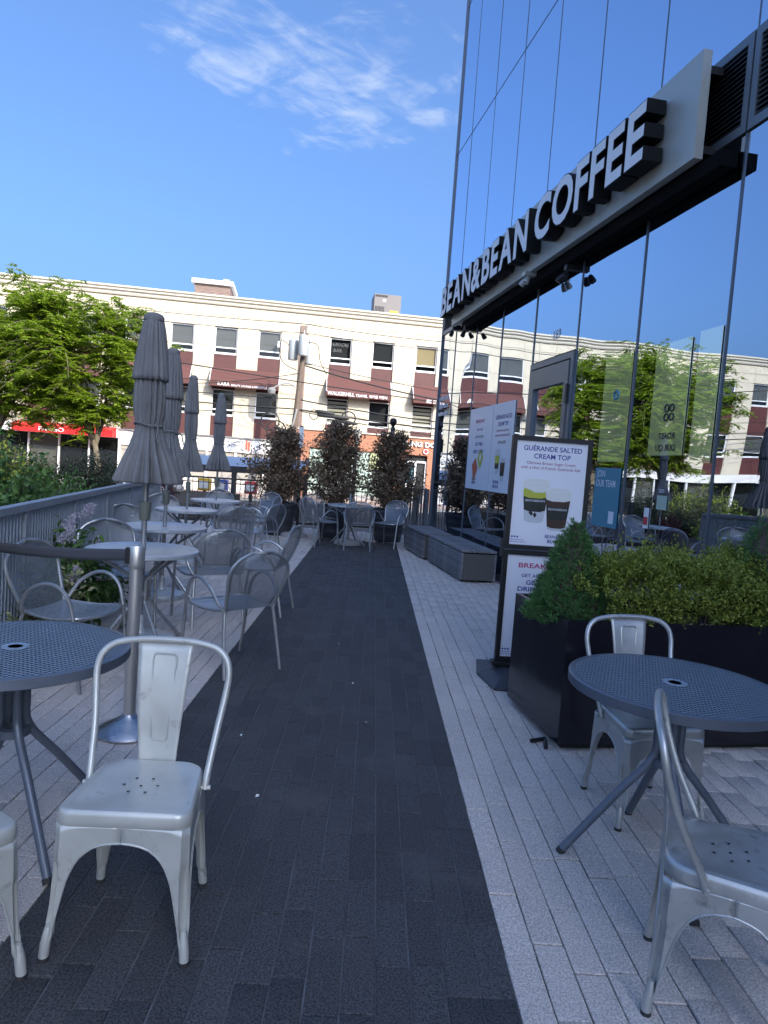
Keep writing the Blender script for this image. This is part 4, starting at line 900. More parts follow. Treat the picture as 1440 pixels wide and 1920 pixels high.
    yb = lambda z: .234-.055*((.843-z)/.438)**.8-.012*math.sin(math.pi*(.843-z)/.438)+.003
    rp = [(-.036, .8), (-.04, .79), (-.04, .78), (-.027, .53), (-.025, .52), (-.02, .516), (.02, .516), (.025, .52), (.027, .53), (.04, .78), (.04, .79), (.036, .8), (.03, .803), (-.03, .803)]
    MB().tube([(x, yb(z)-.003, z) for x, z in rp], .0045, 6, True).build('pressed_rib', mat, sp, smooth=True)
    return e
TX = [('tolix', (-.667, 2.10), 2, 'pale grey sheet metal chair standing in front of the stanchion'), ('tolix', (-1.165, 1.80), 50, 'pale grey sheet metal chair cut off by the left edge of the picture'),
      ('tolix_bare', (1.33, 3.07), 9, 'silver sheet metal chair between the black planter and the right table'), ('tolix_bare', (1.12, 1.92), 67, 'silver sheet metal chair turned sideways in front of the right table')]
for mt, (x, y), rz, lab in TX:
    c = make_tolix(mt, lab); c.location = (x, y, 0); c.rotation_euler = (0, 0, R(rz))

def make_perf_table(label, loc, rz, prz):
    e = empty('perforated_table', loc, rz, label, 'table', 'perforated metal tables')
    r0 = .405; p = .0185; hh = .0071; V = []; F = []; idx = {}
    zt, zb = .735, .7245
    def vid(x, y, z):
        k = (round(x*1e5), round(y*1e5), z)
        if k not in idx: idx[k] = len(V); V.append((x, y, z))
        return idx[k]
    N = int(r0/p)+2
    c45, s45 = math.cos(R(45)), math.sin(R(45))
    for i in range(-N, N+1):
        for j in range(-N, N+1):
            x, y = (i*p, j*p)
            rr_ = math.hypot(x, y)
            if rr_ > r0-.016 or rr_ < .036: continue
            o = [(x-p/2, y-p/2), (x+p/2, y-p/2), (x+p/2, y+p/2), (x-p/2, y+p/2)]; q = [(x-hh, y-hh), (x+hh, y-hh), (x+hh, y+hh), (x-hh, y+hh)]
            for k in range(4):
                k2 = (k+1) % 4
                F.append([vid(*o[k], zt), vid(*o[k2], zt), vid(*q[k2], zt), vid(*q[k], zt)])
                F.append([vid(*q[k], zt), vid(*q[k2], zt), vid(*q[k2], zb), vid(*q[k], zb)])
    m = MB(); m.v = V; m.f = F; m.build('perforated_top', 'blue_steel', e).rotation_euler = (0, 0, prz-rz)
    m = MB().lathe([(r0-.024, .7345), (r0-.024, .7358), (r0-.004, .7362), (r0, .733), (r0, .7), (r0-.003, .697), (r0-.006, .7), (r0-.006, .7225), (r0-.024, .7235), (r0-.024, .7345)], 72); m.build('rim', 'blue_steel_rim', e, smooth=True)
    MB().lathe([(.026, .7355), (.046, .7365), (.046, .728), (.026, .728), (.026, .7355)], 28).build('umbrella_hole_ring', 'blue_steel', e, smooth=True)
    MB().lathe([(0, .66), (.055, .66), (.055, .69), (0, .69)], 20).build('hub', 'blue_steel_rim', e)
    for k in range(4):
        a = k*math.pi/2+.5; c, s_ = math.cos(a), math.sin(a)
        pts = spline([(.3*c, .3*s_, .715), (.12*c, .12*s_, .705), (.055*c, .055*s_, .66), (.045*c, .045*s_, .52), (.06*c, .06*s_, .42), (.18*c, .18*s_, .27), (.38*c, .38*s_, .012)], 5)
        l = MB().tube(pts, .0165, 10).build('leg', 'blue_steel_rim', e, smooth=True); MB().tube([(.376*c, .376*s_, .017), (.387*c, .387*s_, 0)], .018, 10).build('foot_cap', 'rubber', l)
    MB().lathe([(.03, .4), (.062, .4), (.062, .43), (.03, .43), (.03, .4)], 20).build('leg_collar', 'blue_steel_rim', e)
    return e
make_perf_table('blue grey perforated round table at the left edge of the picture', (-1.29, 2.52, 0), .3, R(-18))
make_perf_table('blue grey perforated round table in front of the black planter', (1.235, 2.62, 0), 1.0, R(24))

def make_armchair():
    e = empty('mesh_armchair', cat='chair', group='steel mesh armchairs')
    # back outline: half width as a function of height parameter
    def back_pt(t, s_):          # t 0 bottom .. 1 top, s -1..1
        hw = .19+.055*math.sin(min(1, t*1.25)*math.pi/2) if t < .6 else (.19+.055*math.sin(.75*math.pi/2))*math.sqrt(max(0, 1-((t-.6)/.4)**2.2))
        z = .445+.415*t; y = .2+.13*t+.02*math.sin(t*3.1); return (hw*s_, y-.03*(1-s_*s_)*0+.035*(1-s_*s_)*math.sin(min(1, t*1.5)*1.57), z)
    tt = [k/16 for k in range(16)]+[.97, .995]
    g = [[back_pt(t, j/6-1) for j in range(13)] for t in tt]
    def panel(g, name, mt):
        o = MB().grid(g).build(name, mt, e, smooth=True); me = o.data; uv = me.uv_layers.new(name='UVMap')
        # UV in metres along both directions
        a, b = len(g), len(g[0]); U = {}
        for i in range(a):
            for j in range(b): U[i*b+j] = (g[i][j][0], sum((Vector(g[k][6])-Vector(g[k-1][6])).length for k in range(1, i+1)))
        for l in me.loops: uv.data[l.index].uv = U[l.vertex_index]
        return o
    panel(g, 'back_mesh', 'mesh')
    seat = []
    for k in range(13):
        t = k/12; y = .205-.45*t; hw = .195+.05*math.sin(t*math.pi*.62); 
        if t > .82: hw *= math.sqrt(max(.2, 1-((t-.82)/.2)**2))
        z = .445+.012*t-.022*math.sin(t*math.pi)-(.02*max(0, (t-.8)/.2)**2); seat.append([(hw*(j/6-1), y, z+.012*(j/6-1)**2) for j in range(13)])
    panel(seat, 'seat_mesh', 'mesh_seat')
    # frames
    half = [back_pt(t, 1) for t in (0, .15, .3, .45, .6, .75, .87, .95, .985)]; top = back_pt(1, 0)
    MB().tube(spline([(-x, y, z) for x, y, z in half]+[(0, top[1], top[2]+.001)]+half[::-1], 3), .0125, 8).build('back_frame', 'silver', e, smooth=True)
    sid = [r_[12] for r_ in seat]; sid2 = [r_[0] for r_ in seat]
    MB().tube([Vector(p)-Vector((0, 0, .006)) for p in sid2]+[Vector(p)-Vector((0, 0, .006)) for p in sid[::-1]], .0105, 8).build('seat_frame', 'silver', e, smooth=True)
    for s_ in (-1, 1):
        arm = spline([(s_*.255, -.25, 0), (s_*.26, -.215, .25), (s_*.262, -.19, .45), (s_*.268, -.15, .58), (s_*.272, -.07, .645), (s_*.272, .03, .645), (s_*.262, .13, .585), (s_*.24, .185, .5), (s_*.2, .205, .44)], 5)
        MB().tube(arm, .0125, 8).build('arm_and_front_leg', 'silver', e, smooth=True)
        MB().tube([(s_*.2, .205, .44), (s_*.215, .23, .3), (s_*.23, .29, 0)], .012, 8).build('rear_leg', 'silver', e, smooth=True)
    MB().tube([(-.222, -.2, .43), (.222, -.2, .43)], .009, 6).build('cross_bar', 'silver', e)
    return e
ac0 = make_armchair()
AC = [(-1.87, 4.35, 78, 'mesh armchair against the left fence, its seat facing right behind the perforated table'),
      (-2.12, 5.75, 38, 'mesh armchair with its back to the left fence at the nearest umbrella table'),
      (-.95, 4.85, 225, 'nearest mesh armchair standing on the edge of the dark walkway'),
      (-1.42, 6.12, 212, 'mesh armchair second along the walkway behind the nearest one'),
      (-1.05, 6.66, 262, 'mesh armchair seen edge on, its rear legs on the dark walkway'),
      (-1.84, 8.92, 207, 'mesh armchair with its oval back to the camera at the third umbrella table'),
      (-1.62, 9.75, 245, 'mesh armchair seen edge on just behind the oval backed chair'),
      (-1.93, 11.57, 262, 'mesh armchair seen edge on in front of the left dark pot'),
      (-2.62, 7.5, 35, 'mesh armchair behind the second umbrella table, back to the fence'),
      (-2.98, 9.85, 25, 'mesh armchair behind the third umbrella table, back to the fence'),
      (-2.75, 12.2, 8, 'mesh armchair facing the camera behind the farthest umbrella table'),
      (-2.05, 12.5, -30, 'mesh armchair at the railing to the right of the farthest umbrella table'),
      (-.92, 12.2, 135, 'mesh armchair at the left front of the table at the walkway end'),
      (-.22, 12.05, 180, 'mesh armchair with its back to the camera at the middle of the walkway end'),
      (.33, 12.75, -28, 'mesh armchair facing the camera at the right of the walkway end table'),
      (-.98, 13.02, 35, 'mesh armchair behind the walkway end table, left of it')]
for i, (x, y, rz, lab) in enumerate(AC):
    c = ac0 if i == 0 else copy_tree(ac0); c.location = (x, y, 0); c.rotation_euler = (0, 0, R(rz)); c['label'] = lab

def make_round_table():
    e = empty('cafe_table', cat='table', group='round metal umbrella tables')
    MB().lathe([(.03, .732), (.38, .732), (.395, .737), (.41, .737), (.418, .73), (.418, .708), (.41, .702), (.395, .71), (.03, .712), (.03, .732)], 56).build('table_top', 'table_top', e, smooth=True)
    for k in range(4):
        a = k*math.pi/2+.6; c, s_ = math.cos(a), math.sin(a)
        MB().tube(spline([(.37*c, .37*s_, .705), (.2*c, .2*s_, .6), (.085*c, .085*s_, .52), (.07*c, .07*s_, .46), (.07*c, .07*s_, .36), (.09*c, .09*s_, .3), (.36*c, .36*s_, .0)], 4), .014, 8).build('leg', 'silver', e, smooth=True)
    MB().lathe([(.062, .38), (.072, .38), (.072, .41), (.062, .41), (.062, .38)], 18).build('collar', 'silver', e)
    return e
tb0 = make_round_table()
TB = [(-1.74, 5.25, .2, 'round grey umbrella table nearest the stanchion'), (-2.1, 6.96, .7, 'round grey umbrella table second from the stanchion'), (-2.5, 9.24, .4, 'round grey umbrella table third from the stanchion'), (-2.63, 11.48, 1.0, 'round grey umbrella table farthest along the left fence'), (-.42, 12.72, .5, 'round grey table at the far end of the dark walkway')]
for i, (x, y, rz, lab) in enumerate(TB):
    c = tb0 if i == 0 else copy_tree(tb0); c.location = (x, y, 0); c.rotation_euler = (0, 0, rz); c['label'] = lab

def make_umbrella():
    e = empty('closed_umbrella', cat='umbrella', group='closed grey umbrellas')
    rng = random.Random(9)
    # pleated canopy: lower body gathered by a tie, upper vent skirt
    nf = 17; ph = [rng.uniform(-.25, .25) for _ in range(40)]; am = [rng.uniform(.6, 1.35) for _ in range(40)]
    def rip(base):
        def f(a, z):
            k = a/(2*math.pi)*nf; i = int(k) % nf; d = am[i]*(1-(k-int(k)))+am[(i+1) % nf]*(k-int(k))
            w = base(z); v = math.cos(k*2*math.pi+ph[i]*(1-(k-int(k)))+ph[(i+1) % nf]*(k-int(k))+z*1.7)
            return 1+w*d*(v if v < 0 else v*.55)+.05*math.sin(3*a+z*5)
        return f
    sl = lambda P: [(r*(.93-.15*min(1, max(0, (z-1.3)/.35))), z) for r, z in P]
    prof = [(.25, 1.245), (.255, 1.262), (.235, 1.32), (.2, 1.42), (.165, 1.52), (.14, 1.6), (.123, 1.655), (.118, 1.68), (.124, 1.705), (.137, 1.77), (.142, 1.85), (.14, 1.95), (.13, 2.06), (.118, 2.2), (.1, 2.35), (.075, 2.46), (.05, 2.485)]
    body = MB().lathe(sl(prof), 170, rip=rip(lambda z: .27 if z < 1.5 else (.12 if z < 1.72 else .17)))
    body.f = body.f[:-2]           # open at the bottom
    b = body.build('canopy', 'fabric', e, smooth=True); md = b.modifiers.new('cloth', 'SOLIDIFY'); md.thickness = .003
    vs2 = MB().lathe(sl([(.166, 2.02), (.163, 2.06), (.15, 2.16), (.133, 2.28), (.11, 2.4), (.09, 2.47), (.06, 2.495)]), 170, rip=rip(lambda z: .09)); vs2.f = vs2.f[:-2]
    v = vs2.build('vent_skirt', 'fabric', e, smooth=True); md = v.modifiers.new('cloth', 'SOLIDIFY'); md.thickness = .003
    MB().lathe([(.074, 2.465), (.076, 2.49), (.062, 2.512), (.03, 2.525), (0, 2.527)], 28).build('top_cap', 'fabric', e, smooth=True)
    MB().tube([(.105*math.cos(t*.2618), .105*math.sin(t*.2618), 1.685+.012*math.sin(t*.5236)) for t in range(24)], .008, 6, True).build('tie_cord', 'fabric', e)
    MB().tube(spline([(.07, -.08, 1.69), (.1, -.1, 1.66), (.1, -.12, 1.6), (.12, -.13, 1.55)]), .006, 6).build('tie_tail', 'fabric', e)
    MB().tube([(0, 0, .05), (0, 0, 2.46)], .021, 14).build('pole', 'silver', e, smooth=True)
    MB().lathe([(.022, .955), (.034, .958), (.04, .97), (.046, 1.09), (.044, 1.1), (.022, 1.103)], 20).build('crank_housing', 'olive', e, smooth=True)
    MB().tube([(-.04, -.01, 1.06), (-.065, -.01, 1.06), (-.067, -.01, .985), (-.1, -.01, .98)], .007, 6).build('crank_handle', 'silver', e)
    MB().lathe([(0, 0), (.26, 0), (.265, .02), (.255, .05), (.2, .07), (.05, .085), (.035, .12), (.03, .22), (.021, .225)], 40).build('base', 'table_top', e, smooth=True)
    return e
um0 = make_umbrella()
UM = [(-1.74, 5.25, 0, 'tall closed grey umbrella nearest the camera, behind the stanchion'), (-2.1, 6.96, 1.1, 'closed grey umbrella half hidden behind the nearest one'), (-2.5, 9.24, 2.3, 'closed grey umbrella third along the fence'), (-2.63, 11.48, 3.6, 'smallest and farthest closed grey umbrella, by the far railing')]
for i, (x, y, rz, lab) in enumerate(UM):
    c = um0 if i == 0 else copy_tree(um0); c.location = (x, y, 0); c.scale = ((1, 1, 1), (.84, .9, 1.0), (.76, .72, 1.0), (.8, .86, .995))[i]; c.rotation_euler = (0, 0, rz); c['label'] = lab
def umbrella_base(x, y, lab, stub):
    e = empty('umbrella_base', (x, y, 0), 0, lab, 'umbrella base')
    MB().lathe([(0, 0), (.26, 0), (.265, .03), (.255, .06), (.2, .08), (.05, .095), (0, .096)], 40).build('weight', 'concrete', e, smooth=True)
    MB().tube([(0, 0, .09), (0, 0, stub)], .024, 12).build('stem', 'silver', e)
umbrella_base(-.42, 12.72, 'round concrete umbrella base with a bare stem through the walkway end table', .95)
umbrella_base(-1.5, 13.35, 'round concrete umbrella base standing alone beside the left dark pot', .3)

def stanchion():
    e = empty('stanchion', (-1.21, 3.555, 0), 0, 'stainless crowd control post with a grey belt pulled out to the left', 'stanchion')
    MB().lathe([(0, 0), (.165, 0), (.168, .012), (.16, .022), (.12, .045), (.06, .075), (.04, .09), (.033, .1)], 48).build('base', 'chrome_base', e, smooth=True)
    MB().tube([(0, 0, .09), (0, 0, .885)], .0315, 28).build('post', 'stainless', e, smooth=True)
    h = MB().lathe([(.0, .878), (.036, .878), (.041, .89), (.0425, .9), (.0425, .99), (.039, .997), (0, 1.0)], 28).build('belt_head', 'stainless', e, smooth=True)
    MB().box((-.034, -.018, .945), (.03, .036, .085), bev=.004).build('belt_clip', 'black', h)
    a = Vector((-.04, -.002, 0)); b = Vector((lx(4.15)+1.21+.03, 4.15-3.555, 0)); g = []
    for k in range(25):
        t = k/24; p = a.lerp(b, t); s_ = -.012*4*t*(1-t); tw = .35*math.sin(t*5)
        g.append([p+Vector((.004*tw*w, .01*tw*w, .945-.1*t+s_+.031*w)) for w in (-1, -.33, .33, 1)])
    o = MB().grid(g).build('belt', 'belt', e, smooth=True); md = o.modifiers.new('t', 'SOLIDIFY'); md.thickness = .0015
stanchion()

def poster_stand():
    e = empty('poster_stand', (1.28, 5.0, 0), R(1.5), 'black two panel poster stand with a salted cream drink advert', 'sign stand')
    P = lambda mb, n, mt, par=None, **k: mb.build(n, mt, par or e, **k)
    w = .295
    for nm, z0, z1 in (('upper_panel', .965, 1.795), ('lower_panel', .125, .955)):
        m = MB(); m.bb(-w, -w+.032, -.025, .025, z0, z1); m.bb(w-.032, w, -.025, .025, z0, z1); m.bb(-w+.032, w-.032, -.025, .025, z1-.032, z1); m.bb(-w+.032, w-.032, -.025, .025, z0, z0+.032)
        f = P(m, nm, 'black'); P(MB().bb(-w+.033, w-.033, -.012, .012, z0+.033, z1-.033), 'poster_sheet', 'poster', f)
        def T(t, x, z, h, mt, wd=None, al='C', off=.014): P(MB().text(t, (x, -.0135, z), (1, 0, 0), (0, 0, 1), h, w=wd, align=al, off=off), 'lettering', mt, f)
        def poly(pts, mt, lift, n='picture'): P(MB().add([(x, -.0132-lift, z) for x, z in pts], [list(range(len(pts)))]), n, mt, f)
        b = z0
        T('BEAN&', .05, b+.093, .026, 'navy', .1); T('BEAN', .06, b+.058, .026, 'navy', .08)
        T('@beanandbeancoffee', -.255, b+.066, .009, 'navy', .1, 'L', .004); T('beanandbeancoffee.com', -.255, b+.05, .009, 'navy', .12, 'L', .004)
        for k in range(3): P(MB().bb(-.25+k*.02, -.238+k*.02, -.0136, -.0132, b+.084, b+.096), 'social_icon', 'navy', f)
        ls = [(.235+.03*math.cos(t*.3927), b+.078+.03*math.sin(t*.3927)) for t in range(16)]; poly(ls, 'navy', .0004, 'seal'); poly([(.235+.018*math.cos(t*.5), b+.08+.014*math.sin(t*.5)) for t in range(12)], 'poster', .0009, 'seal_face')
        if nm == 'upper_panel':
            T('GUÉRANDE SALTED', .005, 1.693, .036, 'navy', .43, off=.014); T('CREAM TOP', .005, 1.637, .036, 'navy', .27, off=.014)
            T('Okinawa Brown Sugar Cream', 0, 1.594, .021, 'plum', .36, off=.003); T('with a Hint of French Guérande Salt', 0, 1.559, .021, 'plum', .44, off=.003)
            def cup(cx, z0, z1, wb, wt, liquid, lift):
                el = lambda r, z, ry, n0=0, n1=24: [(cx+r*math.cos(t*math.pi/12), z+ry*math.sin(t*math.pi/12)) for t in range(n0, n1)]
                W_ = lambda z: wb+(wt-wb)*(z-z0)/(z1-z0)
                band = lambda a, c: [(cx-W_(a), a), (cx-W_(a)*.5, a-.012), (cx+W_(a)*.5, a-.012), (cx+W_(a), a), (cx+W_(c), c), (cx+W_(c)*.5, c-.012), (cx-W_(c)*.5, c-.012), (cx-W_(c), c)]
                h = z1-z0
                poly(band(z0+.012, z1), 'cup', lift, 'cup_picture'); poly(band(z0+h*.55, z1-h*.2), liquid, lift+.0003, 'drink_picture'); poly(band(z0+h*.3, z0+h*.62), 'cupdark', lift+.0006, 'cup_band_picture')
                poly(band(z1-h*.24, z1-.004), 'cream', lift+.0007, 'foam_picture'); poly(el(wt, z1, .018), 'signwhite', lift+.0009, 'foam_picture'); poly(el(wt*.9, z1, .014), 'cream', lift+.0012, 'foam_picture')
                if liquid == 'matcha':
                    for k in range(10): 
                        a = random.uniform(-.8, .8)*W_(z0+h*.25); z = z0+random.uniform(.16, .36)*h; poly([(cx+a-.012, z), (cx+a, z+.02), (cx+a+.014, z+.004), (cx+a+.002, z-.014)], 'cupdark', lift+.0008, 'leaf_picture')
                    poly([(cx-W_(z0+h*.7), z0+h*.82), (cx-W_(z0+h*.7)*.2, z0+h*.74), (cx-W_(z0+h*.62)*.3, z0+h*.6), (cx-W_(z0+h*.62)*.9, z0+h*.62)], 'matcha', lift+.0014, 'drink_picture')
                else: poly(band(z0+.03, z0+h*.34), 'brownie', lift+.0005, 'drink_picture')
                P(MB().text('BEAN&BEAN', (cx, -.0132-lift-.0018, z0+h*.5), (1, 0, 0), (0, 0, 1), .017, w=W_(z0+h*.5)*1.7, off=.012), 'cup_lettering', 'cup', f)
            cup(-.095, 1.165, 1.475, .07, .1, 'matcha', 0); cup(.075, 1.115, 1.415, .065, .098, 'brownie', .002)
        else:
            T('BREAKFAST', .005, .83, .036, 'rose', .36, off=.02); T('GET ANY TOAST', 0, .76, .025, 'navy', .3); T('GET FREE', 0, .705, .034, 'navy', .22, off=.02); T('DRIP COFFEE', 0, .655, .034, 'navy', .34, off=.02)
            poly([(-.15, .4), (-.05, .5), (.05, .38), (-.05, .27)], 'salmon', .0004); poly([(0, .48), (.09, .58), (.19, .48), (.1, .37)], 'matcha', .0006)
    for x in (-w-.012, w+.012): P(MB().bb(x-.011, x+.011, -.02, .02, .9, 1.03), 'hinge_plate', 'blackmetal')
    P(MB().box((0, 0, .105), (.64, .09, .035), bev=.008), 'frame_foot', 'black'); 
    for x in (-.2, .2): P(MB().tube([(x, 0, .04), (x, 0, .1)], .03, 14), 'neck', 'rubber')
    # moulded wedge base
    m = MB(); B_ = [(-.36, -.36), (.36, -.36), (.42, 0.0), (.36, .36), (-.36, .36), (-.42, 0.0)]; T_ = [(-.22, -.1), (.22, -.1), (.26, 0), (.22, .1), (-.22, .1), (-.26, 0)]
    V = [(x, y, .004) for x, y in B_]+[(x, y, .022) for x, y in B_]+[(x*1.0, y, .085) for x, y in T_]; k = 6
    m.add(V, [[i, (i+1) % k, k+(i+1) % k, k+i] for i in range(k)]+[[k+i, k+(i+1) % k, 2*k+(i+1) % k, 2*k+i] for i in range(k)]+[[2*k+i for i in range(k)], list(range(k))[::-1]])
    o = P(m, 'base', 'pot'); md = o.modifiers.new('b', 'BEVEL'); md.width = .008; md.segments = 2; md.limit_method = 'ANGLE'
    return e
poster_stand()

def bench(loc, rz, ln, lab):
    e = empty('slatted_bench', loc, rz, lab, 'bench', 'timber slat benches by the glass')
    w, h = .5, .445; n = 10; t = .037
    def slat(name, c, d): MB().box(c, d, bev=.003).build('slat', 'wood', e)
    for k in range(10): slat('s', (0, 0, 0), (w/10-.004, ln, .032)) if False else None
    top = MB().box((0, 0, 0), (w/10-.004, ln, .032), bev=.003).build('slat', 'wood', e); top.location = (-w/2+w/20, 0, h-.016)
    for k in range(1, 10): c = top.copy(); COL.objects.link(c); c.parent = e; c.location = (-w/2+w/20+k*w/10, 0, h-.016)
    for sx in (-1, 1):
        f = MB().box((0, 0, 0), (.032, ln, .036), bev=.003).build('slat', 'wood', e); f.location = (sx*(w/2-.016), 0, .055)
        for k in range(1, 9): c = f.copy(); COL.objects.link(c); c.parent = e; c.location = (sx*(w/2-.016), 0, .055+k*.0405)
    for y in (-ln/2+.012, ln/2-.012): MB().box((0, y, .215), (w-.075, .012, .36)).build('end_panel', 'endcap', e)
    for y in (-ln/2+.2, ln/2-.2): MB().box((0, y, .02), (w-.12, .08, .04)).build('foot', 'blackmetal', e)
bA = A_
def bench_at(y_near, ln, lab, off=0.0):
    # front lower corner sits near the walkway, bench runs parallel to the glass
    x = 1.255-.165*(y_near-9.19); c = Vector((x, y_near, 0))-SU*(ln/2)-SN*(.25-off)
    bench(c, A_, ln, lab)
bench_at(9.19, 1.88, 'weathered grey slatted bench nearer the poster stand, end panel showing')
bench_at(11.2, 1.5, 'weathered grey slatted bench at the far end, nearer the copper shrubs', .05)

def big_planter():
    e = empty('black_planter', (1.105, 3.652, 0), A_, 'large glossy black planter box behind the right table', 'planter')
    # local x to the right along the front, local y away from the camera
    L_, D_, H_ = 2.3, .78, .735; t = .03
    o = MB(); o.bb(0, L_, 0, t, .045, H_); o.bb(0, L_, D_-t, D_, .045, H_); o.bb(0, t, t, D_-t, .045, H_-.0); o.bb(L_-t, L_, t, D_-t, .045, H_)
    o.build('box_wall', 'planter', e); MB().bb(.05, L_-.05, .05, D_-.05, 0, .06).build('plinth', 'black', e)
    MB().bb(t, L_-t, t, D_-t, .06, H_-.09).build('soil', 'soil', e)
    for x, y, r in ((-.05, .14, .3), (-.03, .08, 1.2)): MB().tube([(x-.05*math.cos(r), y-.05*math.sin(r), .012), (x+.05*math.cos(r), y+.05*math.sin(r), .012)], .012, 8).build('loose_peg', 'black', e)
big_planter()
PL = lambda x, y, z: Vector((1.105, 3.652, 0))+Vector((math.cos(A_), math.sin(A_), 0))*x+Vector((-math.sin(A_), math.cos(A_), 0))*y+Vector((0, 0, z))

# ================================================================= PLANTS
def spruce(loc, h, rad, lab, n, seed):
    rng = np.random.default_rng(seed); e = empty('dwarf_spruce', loc, 0, lab, 'shrub', 'dwarf spruces in the black planter')
    MB().tube([(0, 0, -.08), (0, 0, h*.85)], [.025, .006], 8).build('trunk', 'barkdark', e)
    nt = n//26; u = rng.random(nt); z = h*(1-np.sqrt(1-u*.985)); z = h*(1-np.sqrt(rng.random(nt)))*.98
    a = rng.random(nt)*2*np.pi
    lump = 1+.1*np.sin(a*3+z*9)+.08*np.sin(a*5-z*21)+.06*np.sin(a*9+z*33)
    r = rad*(1-z/h)**.78*lump*(.78+.24*rng.random(nt)); r = np.where(z < .06*h, r*.9, r)
    c = np.stack([r*np.cos(a), r*np.sin(a), z], 1); out = unit(np.stack([np.cos(a), np.sin(a), np.full(nt, .75)], 1)+rng.normal(size=(nt, 3))*.28)
    P = []; D = []
    k = 26; tl = .045
    t = np.linspace(0, 1, k)[None, :, None]; P = c[:, None, :]+out[:, None, :]*(t-.5)*tl
    D = out[:, None, :]*(.35+.65*t)+rng.normal(size=(nt, k, 3))*.55
    P = P.reshape(-1, 3); D = unit(D.reshape(-1, 3)); nn = rdir(len(P), rng)
    V, T = leaf_arrays(P, D, nn, rng.uniform(.013, .022, len(P)), rng.uniform(.0032, .0046, len(P)), .1); np_mesh('crown', V, T, 'spruce', e)
    # dark inner body of old twigs
    MB().lathe([(rad*.72, .02), (rad*.7, h*.1), (rad*.52, h*.4), (rad*.27, h*.72), (.01, h*.95)], 20).build('inner_twigs', 'barkdark', e, smooth=True)
spruce(PL(.16, .34, .66), .62, .25, 'conical dwarf spruce at the left end of the black planter', 60000, 3)
spruce(PL(1.47, .36, .66), .74, .31, 'conical dwarf spruce at the right edge of the picture', 42000, 4)
def shrub_mass(name, par, pts, leaf, width, mat, per, spread, seed, up=.4):
    rng = np.random.default_rng(seed); pts = np.asarray(pts); n = len(pts)
    P = np.repeat(pts, per, 0)+rng.normal(size=(n*per, 3))*spread
    D = unit(rng.normal(size=(n*per, 3))+np.array([0, 0, up])); nn = unit(rng.normal(size=(n*per, 3))*.7+np.array([0, 0, 1]))
    V, T = leaf_arrays(P, D, nn, rng.uniform(.7, 1.3, n*per)*leaf, rng.uniform(.7, 1.2, n*per)*width); return np_mesh(name, V, T, mat, par)
def boxhedge():
    rng = np.random.default_rng(8)
    e = empty('box_hedge', PL(.9, .38, .66), 0, 'yellow green box hedge between the two dwarf spruces', 'hedge')
    pts = []; st = MB()
    mounds = [(.3+.15*k+rng.uniform(-.04, .04), y+rng.uniform(-.04, .04), rng.uniform(.24, .41), rng.uniform(.12, .2)) for k in range(9) for y in (.14, .34, .56)]
    for mx, my, mh, mr in mounds:
        for k in range(46):
            a = rng.random()*6.283; el = rng.random()**.7*1.5; d = Vector((math.cos(a)*math.cos(el), math.sin(a)*math.cos(el), math.sin(el)))
            base = Vector((mx, my, mh-.14)); r_ = mr*rng.uniform(.85, 1.08); ln = rng.uniform(.05, .1)*(2.0 if rng.random() < .1 else 1)
            p0 = base+d*(r_-.02); gd = (d+Vector((0, 0, .8))).normalized()
            if p0.y < .0: p0.y = rng.uniform(-.03, .02)
            for j in range(7): q = p0+gd*ln*j/6; w = PL(q.x, q.y, .66+q.z)-e.location; pts.append(w[:])
        b = PL(mx, my, .6)-e.location; t = PL(mx, my, .66+mh-.02)-e.location
        for k in range(5): st.tube([b, t+Vector((rng.normal()*.06, rng.normal()*.06, -.05))], [.006, .002], 4)
    # lower front skirt hanging to the rim
    for k in range(420):
        x = rng.uniform(.25, 1.75); y = rng.uniform(-.0, .1); z = rng.uniform(.06, .24)
        for j in range(4): w = PL(x+rng.normal()*.012, y+rng.normal()*.012, .66+z+j*.012)-e.location; pts.append(w[:])
    st.build('stems', 'barkdark', e)
    shrub_mass('foliage', e, pts, .02, .0125, 'box', 4, .01, 12, .6)
boxhedge()
def copper_shrub(x, y, h, rad, lab, seed, lean=0.0):
    rng = np.random.default_rng(seed); e = empty('copper_shrub', (x, y, .58), 0, lab, 'shrub', 'copper leaved columnar shrubs')
    st = MB(); st.tube([(0, 0, -.1), (lean*.5, 0, h*.5), (lean, 0, h*.95)], [.03, .02, .006], 8); tips = []
    for k in range(130):
        z0 = .03+rng.random()**1.1*h*.9; a = rng.random()*6.283; t = z0/h
        env = rad*(1.0 if t < .25 else (1-(t-.25)/.75)**.75*1.0+.08)*(.75+.5*rng.random())*(1+.18*math.sin(a*2+seed+t*6))
        b = Vector((lean*t, 0, z0)); up = .28+.25*rng.random(); tip = b+Vector((math.cos(a)*env, math.sin(a)*env, up*env/rad*.55+.08)); md = b.lerp(tip, .5)+Vector((0, 0, -.02))
        st.tube([b, md, tip], [.008, .005, .002], 4)
        for j in range(11):
            u = .22+.78*j/10; p = b.lerp(tip, u); tips.append(p[:])
    st.build('stems', 'barkdark', e)
    shrub_mass('foliage', e, tips, .068, .036, 'purple', 7, .055, seed+1, .1)
def pot(x, y, lab):
    e = empty('plant_pot', (x, y, 0), 0, lab, 'pot', 'big dark plastic pots')
    MB().lathe([(0, 0), (.25, 0), (.27, .02), (.285, .13), (.292, .135), (.287, .15), (.315, .29), (.322, .297), (.317, .31), (.345, .45), (.352, .457), (.347, .47), (.37, .57), (.388, .58), (.393, .61), (.388, .64), (.37, .645), (.35, .63), (.34, .56), (0, .56)], 44).build('pot_wall', 'pot', e, smooth=True)
    MB().lathe([(.337, .562), (.2, .585), (0, .59)], 24).build('soil', 'soil', e)
